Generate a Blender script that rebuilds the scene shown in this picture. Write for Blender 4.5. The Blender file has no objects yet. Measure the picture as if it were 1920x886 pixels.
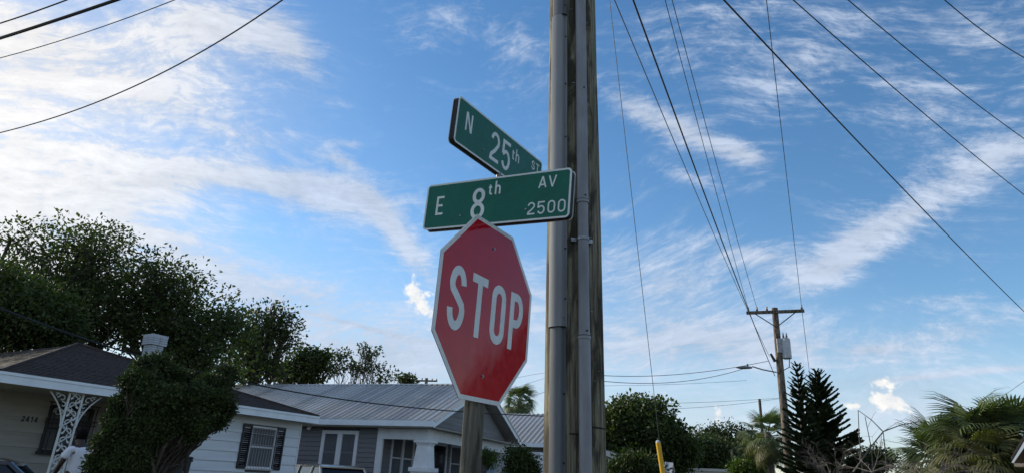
import bpy, bmesh, math, random
import numpy as np
from math import sin, cos, tan, atan, atan2, radians, degrees, pi, hypot
from mathutils import Vector, Matrix
rnd = random.Random(7)
rng = np.random.default_rng(11)
sc = bpy.context.scene
COL = sc.collection

# ------------------------------------------------------------------ camera
CX, CY, F, EYE = 960.0, 443.0, 1220.0, 1.6
_v = np.array([155.0, F * F / 462.0, F])
UP = _v / np.linalg.norm(_v)
FW = np.array([0, 0, 1.0]) - UP[2] * UP
FW /= np.linalg.norm(FW)
RT = np.cross(UP, FW)
if RT[0] < 0: RT = -RT
MW = np.array([RT, FW, UP])                 # camera-space (right, up, forward) -> world
cam_d = bpy.data.cameras.new('camera')
cam = bpy.data.objects.new('camera', cam_d)
COL.objects.link(cam)
cam_d.sensor_width = 36.0
cam_d.lens = 36.0 * F / 1920.0
cam_d.clip_start = 0.05
cam_d.clip_end = 5000
R = Matrix([[MW[i][0], MW[i][1], -MW[i][2]] for i in range(3)]).to_4x4()
cam.matrix_world = Matrix.Translation((0, 0, EYE)) @ R
sc.camera = cam
sc.view_settings.view_transform = 'Standard'
sc.view_settings.look = 'None'
sc.view_settings.exposure = 1.03
sc.view_settings.gamma = 1.0

def ray(x, y):
    return MW @ np.array([x - CX, CY - y, F])
def at_h(x, y, z):                          # the point of the place at height z on a line of sight
    d = ray(x, y); return Vector(d * ((z - EYE) / d[2])) + Vector((0, 0, EYE))
def at_d(x, y, dist):
    d = ray(x, y); return Vector(d * (dist / hypot(d[0], d[1]))) + Vector((0, 0, EYE))
def on_plane(x, y, p, n):
    d = Vector(ray(x, y)); o = Vector((0, 0, EYE))
    return o + d * ((Vector(p) - o).dot(n) / d.dot(n))

# ------------------------------------------------------------------ sun and sky
SUN_HEAD, SUN_EL = radians(-58), radians(23)
SKY_STRENGTH = 0.14
sun_d = bpy.data.lights.new('sun', 'SUN')
sun_d.energy = 2.5
sun_d.angle = radians(0.6)
sun_d.color = (1.0, 0.90, 0.74)
sun = bpy.data.objects.new('sun', sun_d)
COL.objects.link(sun)
sdir = Vector((sin(SUN_HEAD) * cos(SUN_EL), cos(SUN_HEAD) * cos(SUN_EL), sin(SUN_EL)))
sun.rotation_euler = (-sdir).to_track_quat('-Z', 'Y').to_euler()
sun.location = (0, 0, 40)

world = bpy.data.worlds.new('World')
sc.world = world
world.use_nodes = True
wn, wl = world.node_tree.nodes, world.node_tree.links
wn.clear()

class G:
    """tiny helper for wiring node graphs"""
    def __init__(s, tree): s.t = tree; s.n = tree.nodes; s.l = tree.links
    def put(s, sock, v):
        if hasattr(v, 'is_linked') or isinstance(v, bpy.types.NodeSocket): s.l.new(v, sock)
        elif v is not None: sock.default_value = v
    def math(s, op, a, b=None, c=None, clamp=False):
        n = s.n.new('ShaderNodeMath'); n.operation = op; n.use_clamp = clamp
        s.put(n.inputs[0], a)
        if b is not None: s.put(n.inputs[1], b)
        if c is not None: s.put(n.inputs[2], c)
        return n.outputs[0]
    def dot(s, a, v):
        n = s.n.new('ShaderNodeVectorMath'); n.operation = 'DOT_PRODUCT'
        s.put(n.inputs[0], a); n.inputs[1].default_value = v
        return n.outputs['Value']
    def vadd(s, a, b):
        n = s.n.new('ShaderNodeVectorMath'); n.operation = 'ADD'
        s.put(n.inputs[0], a); s.put(n.inputs[1], b); return n.outputs[0]
    def vscale(s, a, k):
        n = s.n.new('ShaderNodeVectorMath'); n.operation = 'SCALE'
        s.put(n.inputs[0], a); s.put(n.inputs['Scale'], k); return n.outputs[0]
    def comb(s, x, y, z=0.0):
        n = s.n.new('ShaderNodeCombineXYZ')
        s.put(n.inputs[0], x); s.put(n.inputs[1], y); s.put(n.inputs[2], z); return n.outputs[0]
    def mapping(s, vec, loc=(0, 0, 0), rot=(0, 0, 0), scale=(1, 1, 1), kind='POINT'):
        n = s.n.new('ShaderNodeMapping'); n.vector_type = kind
        s.l.new(vec, n.inputs['Vector'])
        n.inputs['Location'].default_value = loc
        n.inputs['Rotation'].default_value = rot
        n.inputs['Scale'].default_value = scale
        return n.outputs[0]
    def noise(s, vec, scale, detail=5, rough=0.55, dist=0.0, dims='3D', out='Fac'):
        n = s.n.new('ShaderNodeTexNoise'); n.noise_dimensions = dims
        if vec is not None: s.l.new(vec, n.inputs['Vector'])
        n.inputs['Scale'].default_value = scale
        n.inputs['Detail'].default_value = detail
        n.inputs['Roughness'].default_value = rough
        n.inputs['Distortion'].default_value = dist
        return n.outputs[out]
    def ramp(s, fac, stops):
        n = s.n.new('ShaderNodeValToRGB'); s.l.new(fac, n.inputs[0])
        e = n.color_ramp.elements
        while len(e) < len(stops): e.new(0.5)
        for el, (p, c) in zip(e, stops):
            el.position = p
            el.color = (c, c, c, 1) if isinstance(c, (int, float)) else (c[0], c[1], c[2], 1)
        return n.outputs[0]
    def mix(s, fac, a, b, kind='MIX'):
        n = s.n.new('ShaderNodeMixRGB'); n.blend_type = kind
        s.put(n.inputs[0], fac)
        for i, v in ((1, a), (2, b)):
            if isinstance(v, (tuple, list)): n.inputs[i].default_value = (*v[:3], 1)
            else: s.l.new(v, n.inputs[i])
        return n.outputs[0]
    def mrange(s, v, a, b, c, d, kind='SMOOTHSTEP'):
        n = s.n.new('ShaderNodeMapRange'); n.interpolation_type = kind
        s.put(n.inputs[0], v)
        for i, k in enumerate((a, b, c, d)): n.inputs[i + 1].default_value = k
        return n.outputs[0]

def build_sky():
    g = G(world.node_tree)
    sky = wn.new('ShaderNodeTexSky'); sky.sky_type = 'NISHITA'
    sky.sun_disc = False
    sky.sun_elevation = SUN_EL
    sky.sun_rotation = SUN_HEAD
    sky.altitude = 0; sky.air_density = 1.0; sky.dust_density = 0.15; sky.ozone_density = 1.6
    tc = wn.new('ShaderNodeTexCoord').outputs['Generated']
    axis, rx, ry = Vector(MW[:, 2]), Vector(MW[:, 0]), Vector(MW[:, 1])
    den = g.math('MAXIMUM', g.math('ADD', g.dot(tc, axis), 1.0), 0.02)
    U = g.math('DIVIDE', g.dot(tc, rx), den)
    V = g.math('DIVIDE', g.dot(tc, ry), den)
    P = g.comb(U, V)                       # a stereographic chart of the whole sky
    def st(px, py):
        dx, dy = (px - CX) / F, (CY - py) / F
        r = hypot(dx, dy) or 1e-6
        k = tan(atan(r) / 2) / r
        return dx * k, dy * k, k / F
    def mask(blobs, base=0.0):
        acc = base
        for (px, py, rx_, ry_, ang, w) in blobs:
            x, y, k = st(px, py)
            m = g.mapping(P, (x, y, 0), (0, 0, -radians(ang)), (rx_ * k * 1.75, ry_ * k * 1.75, 1), 'TEXTURE')
            gr = wn.new('ShaderNodeTexGradient'); gr.gradient_type = 'QUADRATIC_SPHERE'
            wl.new(m, gr.inputs[0])
            acc = g.math('MULTIPLY_ADD', gr.outputs['Fac'], w * 1.5, acc)
        return acc
    warp = g.noise(P, 2.2, 3, 0.5, out='Color')
    wv = wn.new('ShaderNodeVectorMath'); wv.operation = 'SUBTRACT'
    wl.new(warp, wv.inputs[0]); wv.inputs[1].default_value = (.5, .5, .5)
    PW = g.vadd(P, g.vscale(wv.outputs[0], 0.22))
    # thin cirrus: masks say where it lies, streaked noise gives the threads
    thin = mask(CIRRUS, 0.17)
    nA = g.noise(g.mapping(PW, rot=(0, 0, radians(28)), scale=(1.4, 7.5, 1)), 6.0, 9, 0.66, 0.4)
    nB = g.noise(g.mapping(PW, rot=(0, 0, radians(-34)), scale=(1.3, 7.0, 1)), 6.5, 9, 0.66, 0.4)
    nC = g.noise(PW, 13.0, 9, 0.70, 0.3)
    side = g.mrange(U, -0.05, 0.18, 0.0, 1.0)
    streak = g.math('ADD', g.math('MULTIPLY', nA, g.math('SUBTRACT', 1.0, side)), g.math('MULTIPLY', nB, side))
    tex = g.math('ADD', g.math('MULTIPLY', streak, 0.62), g.math('MULTIPLY', nC, 0.38))
    fine = g.noise(g.mapping(PW, scale=(2.2, 5.0, 1)), 34.0, 8, 0.68, 0.4)
    tex = g.math('ADD', g.math('MULTIPLY', tex, 0.72), g.math('MULTIPLY', fine, 0.28))
    texn = g.mrange(tex, 0.40, 0.60, -1.0, 1.0, 'LINEAR')
    x_ = g.math('ADD', g.math('MULTIPLY', thin, 0.95), g.math('MULTIPLY', texn, 0.55))
    pres = g.mrange(thin, 0.02, 0.45, 0.25, 1.0)
    d_thin = g.math('MULTIPLY', g.mrange(x_, 0.10, 1.45, 0.0, 1.0), pres)
    veil = mask(VEIL, 0.0)
    soft = g.mrange(g.noise(PW, 4.5, 6, 0.6), 0.3, 0.7, 0.45, 1.25, 'LINEAR')
    d_thin = g.math('ADD', d_thin, g.math('MULTIPLY', veil, g.math('MULTIPLY', soft, g.mrange(fine, .3, .7, .8, 1.15, 'LINEAR'))))
    con = mask(TRAILS, 0.0)
    d_thin = g.math('ADD', d_thin, g.math('MULTIPLY', con, g.mrange(nC, .35, .6, .4, 1.0)))
    # unseen cirrus beyond the charted sky, made denser to lift and neutralise foreground light
    away = g.mrange(g.dot(tc, axis), 0.25, 0.62, 1.0, 0.0)
    d_thin = g.math('ADD', d_thin, g.math('MULTIPLY', away, g.mrange(g.noise(tc, 3.0, 8, .62, .5), .36, .66, .25, .90)))
    d1 = g.math('MINIMUM', g.math('MAXIMUM', d_thin, 0.0), 1.0)
    d1 = g.math('MULTIPLY', d1, 0.88)
    # small cumulus heads
    cum = mask(CUMULUS, 0.0)
    nD = g.noise(P, 95.0, 6, 0.62, 0.3)
    d2 = g.mrange(g.math('ADD', cum, g.math('MULTIPLY', g.math('SUBTRACT', nD, 0.5), 3.2)), 0.30, 1.0, 0, 0.9)
    d2 = g.math('MULTIPLY', d2, g.math('GREATER_THAN', cum, 0.02))
    # colour: clouds near the sun are warmer and brighter
    sd = g.dot(tc, sdir)
    near = g.mrange(sd, 0.80, 0.99, 0.0, 1.0)
    cc = g.mix(near, (2.1, 2.38, 2.88), (3.6, 3.45, 3.25))
    shade = g.mrange(tex, 0.40, 0.62, 0.80, 1.16, 'LINEAR')
    sv = wn.new('ShaderNodeVectorMath'); sv.operation = 'SCALE'
    wl.new(cc, sv.inputs[0]); wl.new(shade, sv.inputs['Scale'])
    hs = wn.new('ShaderNodeHueSaturation'); hs.inputs['Saturation'].default_value = 1.24
    hs.inputs['Value'].default_value = 0.61
    wl.new(sky.outputs[0], hs.inputs['Color'])
    c1 = g.mix(d1, hs.outputs[0], sv.outputs[0])
    cum_c = g.mix(g.mrange(nD, .35, .65, 0, 1), (2.9, 2.95, 3.05), (3.7, 3.6, 3.4))
    c2 = g.mix(d2, c1, cum_c)
    bg = wn.new('ShaderNodeBackground'); bg.inputs['Strength'].default_value = SKY_STRENGTH
    wl.new(c2, bg.inputs['Color'])
    wo = wn.new('ShaderNodeOutputWorld'); wl.new(bg.outputs[0], wo.inputs[0])

# where the clouds stand: centre, half-axes, tilt, amount (charted from the photograph's sky)
CIRRUS = [
 (60, 60, 330, 130, 10, .45), (400, 50, 170, 90, 20, .60), (545, 85, 120, 55, 50, .75), (310, 190, 220, 60, 15, .30),
 (-60, 470, 260, 300, 0, .75), (500, 345, 300, 48, 8, .85), (270, 350, 150, 40, -10, .40), (390, 45, 45, 28, 0, .5), (745, 440, 120, 26, 52, 1.1),
 (620, 365, 120, 40, 15, .7), (470, 260, 120, 40, 10, .35), (640, 300, 50, 16, 20, .7), (655, 272, 40, 12, 10, .5),
 (350, 470, 240, 90, 30, .50), (560, 560, 220, 70, 5, .45), (650, 650, 240, 60, 0, .40), (830, 60, 150, 60, -50, .22),
 (1280, 245, 130, 30, 27, 1.0), (1395, 290, 60, 22, 20, .8), (1180, 200, 90, 30, 35, .45), (1290, 330, 60, 16, 20, .5),
 (1330, 60, 170, 70, -15, .42), (1500, 110, 160, 60, -35, .38), (1720, 190, 170, 60, 20, .40), (1850, 70, 150, 90, 25, .45),
 (1870, 290, 150, 42, -22, .75), (1710, 400, 150, 34, -32, .72), (1560, 500, 100, 34, -32, .85), (1610, 440, 120, 50, -30, .5),
 (1260, 530, 170, 80, -10, .55), (1420, 480, 120, 30, 10, .5), (1250, 640, 260, 50, -5, .55), (1470, 650, 200, 50, 0, .5),
 (1800, 620, 160, 40, -15, .45), (1640, 655, 60, 12, -5, .5), (1780, 560, 120, 20, -8, .35), (1150, 470, 80, 60, 0, .3),
 (1000, 560, 100, 90, 0, .45), (1145, 400, 40, 14, 0, .5), (980, 90, 90, 60, -60, .3)]
VEIL = [
 (-150, 420, 360, 440, 0, .75), (0, 120, 380, 220, 0, .20), (220, 560, 420, 190, 10, .50), (640, 690, 520, 170, 0, .68),
 (1300, 800, 700, 170, 0, .58), (1850, 780, 420, 140, 0, .35), (300, 190, 380, 150, 10, .24), (1250, 600, 300, 120, 0, .2),
 (300, 60, 330, 120, 0, .14)]
TRAILS = [(680, 612, 130, 5, 16, .55), (1765, 702, 110, 6, -9, .75), (1860, 690, 90, 8, -5, .4), (775, 680, 6, 50, -4, .5), (795, 640, 60, 6, 10, .3)]
CUMULUS = [(780, 550, 26, 34, 0, .9), (800, 582, 30, 24, 0, .7), (1664, 748, 26, 30, 0, 1.0), (1685, 758, 18, 20, 0, .6), (1605, 760, 22, 9, 0, .8), (1646, 716, 17, 9, 0, .9), (1640, 748, 30, 10, 0, .5),
 (1345, 778, 12, 18, 0, .9), (1415, 790, 20, 12, 0, .6), (1360, 770, 16, 10, 0, .4)]
build_sky()

# ------------------------------------------------------------------ materials
MATS = {}
def mat(name, col, rough=0.7, metal=0.0, spec=0.5, noise=None, bump=None, var=0.0, vscale=8.0, coat=0.0, rot=None, stretch=(1, 1, 1), col2=None, bscale=30.0, detail=5, sharp=(0.35, 0.65), coords='Object'):
    m = bpy.data.materials.new(name); m.use_nodes = True
    g = G(m.node_tree); b = g.n['Principled BSDF']
    b.inputs['Roughness'].default_value = rough
    b.inputs['Metallic'].default_value = metal
    b.inputs['Specular IOR Level'].default_value = spec
    b.inputs['Coat Weight'].default_value = coat
    b.inputs['Coat Roughness'].default_value = 0.06
    tc = g.n.new('ShaderNodeTexCoord').outputs[coords]
    v = g.mapping(tc, scale=stretch)
    if col2 is None: col2 = tuple(c * (1 - var) for c in col)
    if var or col2 != col:
        n = g.noise(v, vscale, detail, 0.6)
        f = g.mrange(n, sharp[0], sharp[1], 0, 1)
        g.l.new(g.mix(f, col2, col), b.inputs['Base Color'])
        g.l.new(g.mrange(n, .3, .7, min(1, rough + .12), max(0, rough - .08)), b.inputs['Roughness'])
    else:
        b.inputs['Base Color'].default_value = (*col, 1)
    if bump:
        bn = g.n.new('ShaderNodeBump'); bn.inputs['Strength'].default_value = bump; bn.inputs['Distance'].default_value = 0.02
        g.l.new(g.noise(v, bscale, 5, 0.6), bn.inputs['Height'])
        g.l.new(bn.outputs[0], b.inputs['Normal'])
    MATS[name] = m
    return m

def foliage_mat(name, dark, light, trans=0.25, rough=0.6):
    m = bpy.data.materials.new(name); m.use_nodes = True
    g = G(m.node_tree); b = g.n['Principled BSDF']; out = g.n['Material Output']
    at = g.n.new('ShaderNodeAttribute'); at.attribute_name = 'tint'
    c = g.mix(at.outputs['Fac'], dark, light)
    g.l.new(c, b.inputs['Base Color'])
    b.inputs['Roughness'].default_value = rough
    b.inputs['Specular IOR Level'].default_value = 0.35
    tr = g.n.new('ShaderNodeBsdfTranslucent')
    g.l.new(g.mix(1.0, c, (1.0, 1.25, 0.45), 'MULTIPLY'), tr.inputs['Color'])
    mx = g.n.new('ShaderNodeMixShader'); mx.inputs[0].default_value = trans
    g.l.new(b.outputs[0], mx.inputs[1]); g.l.new(tr.outputs[0], mx.inputs[2])
    g.l.new(mx.outputs[0], out.inputs['Surface'])
    MATS[name] = m
    return m

def wood_pole_mat(name, base, dark, green):
    m = bpy.data.materials.new(name); m.use_nodes = True
    g = G(m.node_tree); b = g.n['Principled BSDF']
    tc = g.n.new('ShaderNodeTexCoord').outputs['Object']
    fine = g.noise(g.mapping(tc, scale=(34, 34, 1.3)), 2.0, 8, 0.68, 0.35)
    mid = g.noise(g.mapping(tc, scale=(7, 7, .55)), 2.3, 6, 0.6, 0.6)
    blot = g.noise(g.mapping(tc, scale=(3.2, 3.2, .9)), 2.6, 5, 0.6, 0.4)
    c = g.mix(g.mrange(fine, .36, .64, 0, 1), dark, base)
    c = g.mix(g.mrange(mid, .46, .66, 0, .6), c, green)
    c = g.mix(g.mrange(g.noise(g.mapping(tc, scale=(11, 11, 1.1)), 1.9, 6, .65, .8), .56, .64, 0, .55), c, tuple(k * 1.5 for k in base))
    c = g.mix(g.mrange(blot, .47, .58, 0, .85), c, tuple(k * .55 for k in dark))
    g.l.new(c, b.inputs['Base Color'])
    b.inputs['Roughness'].default_value = 0.9
    b.inputs['Specular IOR Level'].default_value = 0.2
    bn = g.n.new('ShaderNodeBump'); bn.inputs['Strength'].default_value = .9; bn.inputs['Distance'].default_value = .006
    g.l.new(fine, bn.inputs['Height']); g.l.new(bn.outputs[0], b.inputs['Normal'])
    MATS[name] = m
    return m

def sheet_mat(name, col, rough, dents):
    """retroreflective sheeting on aluminium: coloured, glossy, slightly wavy"""
    m = bpy.data.materials.new(name); m.use_nodes = True
    g = G(m.node_tree); b = g.n['Principled BSDF']
    tc = g.n.new('ShaderNodeTexCoord').outputs['Object']
    n = g.noise(tc, 9, 6, .65)
    grime = g.mrange(g.noise(g.mapping(tc, scale=(9, 9, 2.2)), 5, 7, .7, .4), .56, .74, 0, .35)
    cc = g.mix(g.mrange(n, .3, .7, 0, 1), tuple(c * .85 for c in col), col)
    g.l.new(g.mix(grime, cc, tuple(c * .55 + .02 for c in col)), b.inputs['Base Color'])
    g.l.new(g.mrange(g.noise(tc, 26, 5, .6), .3, .7, rough * .7, rough * 1.5), b.inputs['Roughness'])
    b.inputs['Specular IOR Level'].default_value = .28
    bn = g.n.new('ShaderNodeBump'); bn.inputs['Strength'].default_value = dents; bn.inputs['Distance'].default_value = .01
    g.l.new(g.noise(tc, 5.5, 2, .4), bn.inputs['Height']); g.l.new(bn.outputs[0], b.inputs['Normal'])
    MATS[name] = m
    return m

mat('grass', (.07, .095, .03), .95, col2=(.10, .085, .045), vscale=1.3, bump=.6, bscale=60)
mat('asphalt', (.055, .055, .056), .92, var=.35, vscale=3, bump=.4, bscale=220)
mat('concrete', (.36, .35, .33), .9, var=.3, vscale=2.5, bump=.3, bscale=90)
mat('yellow_line', (.6, .42, .06), .8, var=.3, vscale=9)
mat('white_line', (.7, .7, .68), .8, var=.3, vscale=9)
wood_pole_mat('pole_wood', (.25, .225, .16), (.065, .055, .042), (.165, .185, .105))
wood_pole_mat('post_wood', (.20, .18, .145), (.085, .075, .06), (.16, .155, .12))
wood_pole_mat('far_pole_wood', (.20, .165, .13), (.09, .07, .055), (.17, .145, .115))
mat('guard_grey', (.25, .255, .265), .42, var=.14, vscale=6, stretch=(1, 1, .3), bump=.05, bscale=14)
mat('guard_dark', (.13, .138, .152), .45, var=.14, vscale=6, stretch=(1, 1, .3), bump=.05, bscale=14)
mat('conduit_grey', (.25, .255, .275), .5, var=.22, vscale=9, stretch=(1, 1, .35), bump=.06, bscale=20)
mat('hole', (.012, .011, .010), .8)
mat('steel', (.30, .30, .31), .45, metal=.8, var=.3, vscale=20)
mat('black_iron', (.012, .012, .013), .5)
sheet_mat('stop_red', (.50, .005, .018), .10, .18)
sheet_mat('sign_green', (.0, .125, .075), .24, .10)
sheet_mat('sheet_white', (.74, .78, .77), .30, .05)
mat('sign_core', (.012, .011, .012), .7)
mat('aluminium', (.22, .23, .24), .5, metal=.5, var=.2, vscale=10)
mat('wire', (.012, .012, .013), .6)
mat('wire_grey', (.10, .11, .12), .6)
mat('white_paint', (.72, .74, .76), .55, var=.08, vscale=4)
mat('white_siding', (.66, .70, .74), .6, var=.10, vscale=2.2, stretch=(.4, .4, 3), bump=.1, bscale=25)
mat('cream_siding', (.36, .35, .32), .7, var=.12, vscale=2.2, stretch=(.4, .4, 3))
mat('fascia_white', (.74, .80, .85), .5, var=.08, vscale=3)
mat('soffit', (.30, .28, .24), .8, var=.1, vscale=2)
mat('grey_siding', (.17, .17, .175), .6, var=.10, vscale=2.4, stretch=(.4, .4, 3), bump=.08, bscale=25)
mat('grey_wall_dark', (.10, .105, .115), .65, var=.1, vscale=2)
mat('shingle_brown', (.062, .044, .038), .95, col2=(.030, .025, .025), vscale=18, bump=.5, bscale=110)
mat('shingle_litter', (.14, .105, .075), .95, col2=(.045, .037, .033), vscale=3.0, stretch=(1, .4, 1), sharp=(.5, .68), bump=.5, bscale=110)
mat('metal_roof', (.43, .42, .40), .52, metal=.15, var=.13, vscale=1.6, stretch=(.3, 1, 1), bump=.02, bscale=8)
mat('metal_roof_rib', (.37, .36, .345), .40, metal=.35, var=.10, vscale=3)
mat('metal_roof_pale', (.49, .48, .465), .4, metal=.2, var=.08, vscale=2)
mat('brick_white', (.46, .50, .55), .8, var=.25, vscale=12, bump=.4, bscale=60)
mat('mortar', (.20, .21, .22), .95)
mat('window_glass', (.012, .013, .016), .08, spec=.4)
mat('window_dark', (.010, .010, .012), .5)
mat('blind', (.45, .46, .47), .7)
mat('shutter_black', (.010, .010, .016), .5)
mat('bar_grey', (.30, .31, .31), .5)
mat('iron_white', (.62, .66, .66), .5, var=.15, vscale=12)
mat('interior', (.03, .03, .032), .9)
mat('suv_paint', (.42, .38, .32), .25, metal=.5, coat=.6)
mat('sedan_paint', (.006, .007, .012), .2, metal=.2, coat=.8)
mat('rubber', (.015, .015, .015), .85)
mat('chrome', (.5, .5, .5), .15, metal=1)
mat('lamp_glass', (.6, .6, .58), .15)
mat('shirt_white', (.70, .72, .80), .9, var=.05, vscale=6, bump=.25, bscale=14)
mat('skin', (.035, .019, .013), .55)
mat('hair', (.006, .005, .005), .95, spec=.1)
mat('trousers', (.02, .022, .03), .85)
mat('shoe', (.02, .02, .02), .7)
mat('bark', (.075, .060, .045), .95, var=.5, vscale=7, stretch=(1, 1, .3), bump=.7, bscale=25)
mat('bark_pale', (.20, .175, .145), .95, var=.4, vscale=8, stretch=(1, 1, .4), bump=.5, bscale=30)
mat('twig_grey', (.15, .135, .12), .95, var=.4, vscale=10)
foliage_mat('leaf_oak', (.022, .036, .011), (.078, .105, .028), .34)
foliage_mat('leaf_mid', (.020, .034, .010), (.065, .090, .022), .26)
foliage_mat('leaf_bright', (.030, .055, .012), (.10, .15, .028), .32)
foliage_mat('leaf_juniper', (.010, .018, .006), (.065, .095, .022), .10, .75)
foliage_mat('leaf_far', (.018, .032, .011), (.055, .078, .022), .2)
foliage_mat('leaf_pine', (.018, .032, .016), (.055, .078, .03), .06, .8)
foliage_mat('leaf_palm', (.045, .068, .028), (.13, .165, .065), .25)
foliage_mat('leaf_palm_olive', (.065, .075, .028), (.16, .16, .06), .25)
foliage_mat('leaf_dead', (.07, .055, .035), (.15, .12, .07), .1)
mat('guy_yellow', (.72, .40, .01), .5, var=.1, vscale=10)
mat('transformer_grey', (.42, .44, .46), .45, var=.1, vscale=8)
mat('luminaire_grey', (.22, .23, .24), .5)
mat('porcelain', (.10, .07, .06), .3)
mat('gable_tan', (.40, .33, .26), .7, var=.15, vscale=3)
mat('plastic_bin', (.014, .020, .024), .5)

# ------------------------------------------------------------------ mesh helpers
class MB:
    def __init__(s): s.v = []; s.f = []
    def add(s, vs, fs):
        o = len(s.v); s.v += [tuple(v) for v in vs]; s.f += [tuple(i + o for i in f) for f in fs]; return s
    def box(s, c, size, rz=0.0, M=None):
        hx, hy, hz = size[0] / 2, size[1] / 2, size[2] / 2
        vs = [Vector((x, y, z)) for z in (-hz, hz) for x, y in ((-hx, -hy), (hx, -hy), (hx, hy), (-hx, hy))]
        if M is not None: vs = [M @ v for v in vs]
        elif rz: vs = [Matrix.Rotation(rz, 3, 'Z') @ v for v in vs]
        vs = [v + Vector(c) for v in vs]
        return s.add(vs, [(0, 3, 2, 1), (4, 5, 6, 7), (0, 1, 5, 4), (1, 2, 6, 5), (2, 3, 7, 6), (3, 0, 4, 7)])
    def span(s, a, b):
        return s.box([(a[i] + b[i]) / 2 for i in range(3)], [abs(a[i] - b[i]) for i in range(3)])
    def bbox(s, c, size, bev=.01, rz=0.0, M=None):
        hx, hy, hz = [k / 2 for k in size]; b = min(bev, hx * .9, hy * .9, hz * .9)
        rings = []
        for z, i in ((-hz, b), (-hz + b, 0), (hz - b, 0), (hz, b)):
            x, y = hx - i, hy - i
            rings.append([Vector(p + (z,)) for p in ((-x + b, -y), (x - b, -y), (x, -y + b), (x, y - b), (x - b, y), (-x + b, y), (-x, y - b), (-x, -y + b))])
        Mr = M if M is not None else Matrix.Rotation(rz, 3, 'Z')
        rings = [[Mr @ v + Vector(c) for v in r] for r in rings]
        return s.loft(rings, True)
    def loft(s, rings, caps=True, closed=True):
        n = len(rings[0]); vs = [v for r in rings for v in r]; fs = []
        for k in range(len(rings) - 1):
            for i in range(n if closed else n - 1):
                j = (i + 1) % n
                fs.append((k * n + i, k * n + j, (k + 1) * n + j, (k + 1) * n + i))
        if caps:
            fs.append(tuple(reversed(range(n)))); fs.append(tuple((len(rings) - 1) * n + i for i in range(n)))
        return s.add(vs, fs)
    def tube(s, pts, rad, n=8, caps=True):
        pts = [Vector(p) for p in pts]
        if not isinstance(rad, (list, tuple)): rad = [rad] * len(pts)
        rings = []; ref = None
        for i, p in enumerate(pts):
            t = (pts[min(i + 1, len(pts) - 1)] - pts[max(i - 1, 0)])
            if t.length < 1e-9: t = Vector((0, 0, 1))
            t.normalize()
            if ref is None:
                ref = Vector((1, 0, 0)) if abs(t.x) < .8 else Vector((0, 1, 0))
            a = (ref - t * ref.dot(t)).normalized(); b = t.cross(a); ref = a
            rings.append([p + (a * cos(2 * pi * k / n) + b * sin(2 * pi * k / n)) * rad[i] for k in range(n)])
        return s.loft(rings, caps)
    def prism(s, poly, off):
        off = Vector(off); n = len(poly); p = [Vector(q) for q in poly]
        vs = p + [q + off for q in p]
        fs = [tuple(reversed(range(n))), tuple(range(n, 2 * n))]
        fs += [(i, (i + 1) % n, n + (i + 1) % n, n + i) for i in range(n)]
        return s.add(vs, fs)
    def mesh(s, name, m, smooth=False):
        me = bpy.data.meshes.new(name); me.from_pydata(s.v, [], s.f)
        if m is not None: me.materials.append(MATS[m] if isinstance(m, str) else m)
        bm = bmesh.new(); bm.from_mesh(me); bmesh.ops.recalc_face_normals(bm, faces=bm.faces); bm.to_mesh(me); bm.free()
        if smooth:
            me.polygons.foreach_set('use_smooth', [True] * len(me.polygons))
            try: me.set_sharp_from_angle(angle=radians(40))
            except Exception: pass
        me.update(); return me
    def build(s, name, m, parent=None, smooth=False, origin=None, loc=None, kind=None):
        if origin is not None:
            o = Vector(origin); s.v = [tuple(Vector(v) - o) for v in s.v]
        ob = bpy.data.objects.new(name, s.mesh(name, m, smooth)); COL.objects.link(ob)
        if parent is not None: ob.parent = parent
        if loc is not None: ob.location = loc
        if kind: ob['kind'] = kind
        return ob

def tag(o, label=None, cat=None, group=None, kind=None):
    if label: o['label'] = label
    if cat: o['category'] = cat
    if group: o['group'] = group
    if kind: o['kind'] = kind
    return o
def thing(name, label, cat, loc=(0, 0, 0), rz=0.0, group=None):
    o = bpy.data.objects.new(name, None); COL.objects.link(o)
    o.empty_display_size = .3; o.location = loc; o.rotation_euler = (0, 0, rz)
    return tag(o, label, cat, group)
def put(name, me, parent, M=None, loc=None, label=None):
    """another object that shares a mesh"""
    o = bpy.data.objects.new(name, me); COL.objects.link(o)
    if parent is not None: o.parent = parent
    if M is not None: o.matrix_local = M
    if loc is not None: o.location = loc
    if label: o['label'] = label
    return o

# ------------------------------------------------------------------ ground and streets
TH = radians(20)
D1 = Vector((sin(TH), cos(TH), 0)); D2 = Vector((-cos(TH), sin(TH), 0))
def UV(u, v, z=0): return D1 * u + D2 * v + Vector((0, 0, z))
ROT = pi / 2 - TH
MB().add([(-1500, -1500, 0), (1500, -1500, 0), (1500, 1500, 0), (-1500, 1500, 0)], [(0, 1, 2, 3)]).build('ground', 'grass', kind='structure')
def strip(name, m, u0, u1, v0, v1, z):
    return MB().add([UV(u0, v0, z), UV(u1, v0, z), UV(u1, v1, z), UV(u0, v1, z)], [(0, 1, 2, 3)]).build(name, m, kind='structure')
strip('road', 'asphalt', -150, 250, -5.5, 2.4, .004)
strip('cross_street', 'asphalt', -6.5, 1.2, 2.4, 150, .004)
strip('cross_street', 'asphalt', -6.5, 1.2, -150, -5.5, .004)
for a, b in ((-150, -8), (2.5, 250)):
    strip('centre_line', 'yellow_line', a, b, -1.72, -1.60, .008)
    MB().span((a, 2.4, 0), (b, 2.55, .12)).build('kerb', 'concrete', kind='structure').rotation_euler = (0, 0, ROT)
    MB().span((a, -5.65, 0), (b, -5.5, .12)).build('kerb', 'concrete', kind='structure').rotation_euler = (0, 0, ROT)
    MB().span((a, 3.6, 0), (b, 5.0, .03)).build('pavement', 'concrete', kind='structure').rotation_euler = (0, 0, ROT)
strip('driveway', 'concrete', 17.4, 19.6, 5.0, 16, .012)

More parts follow.
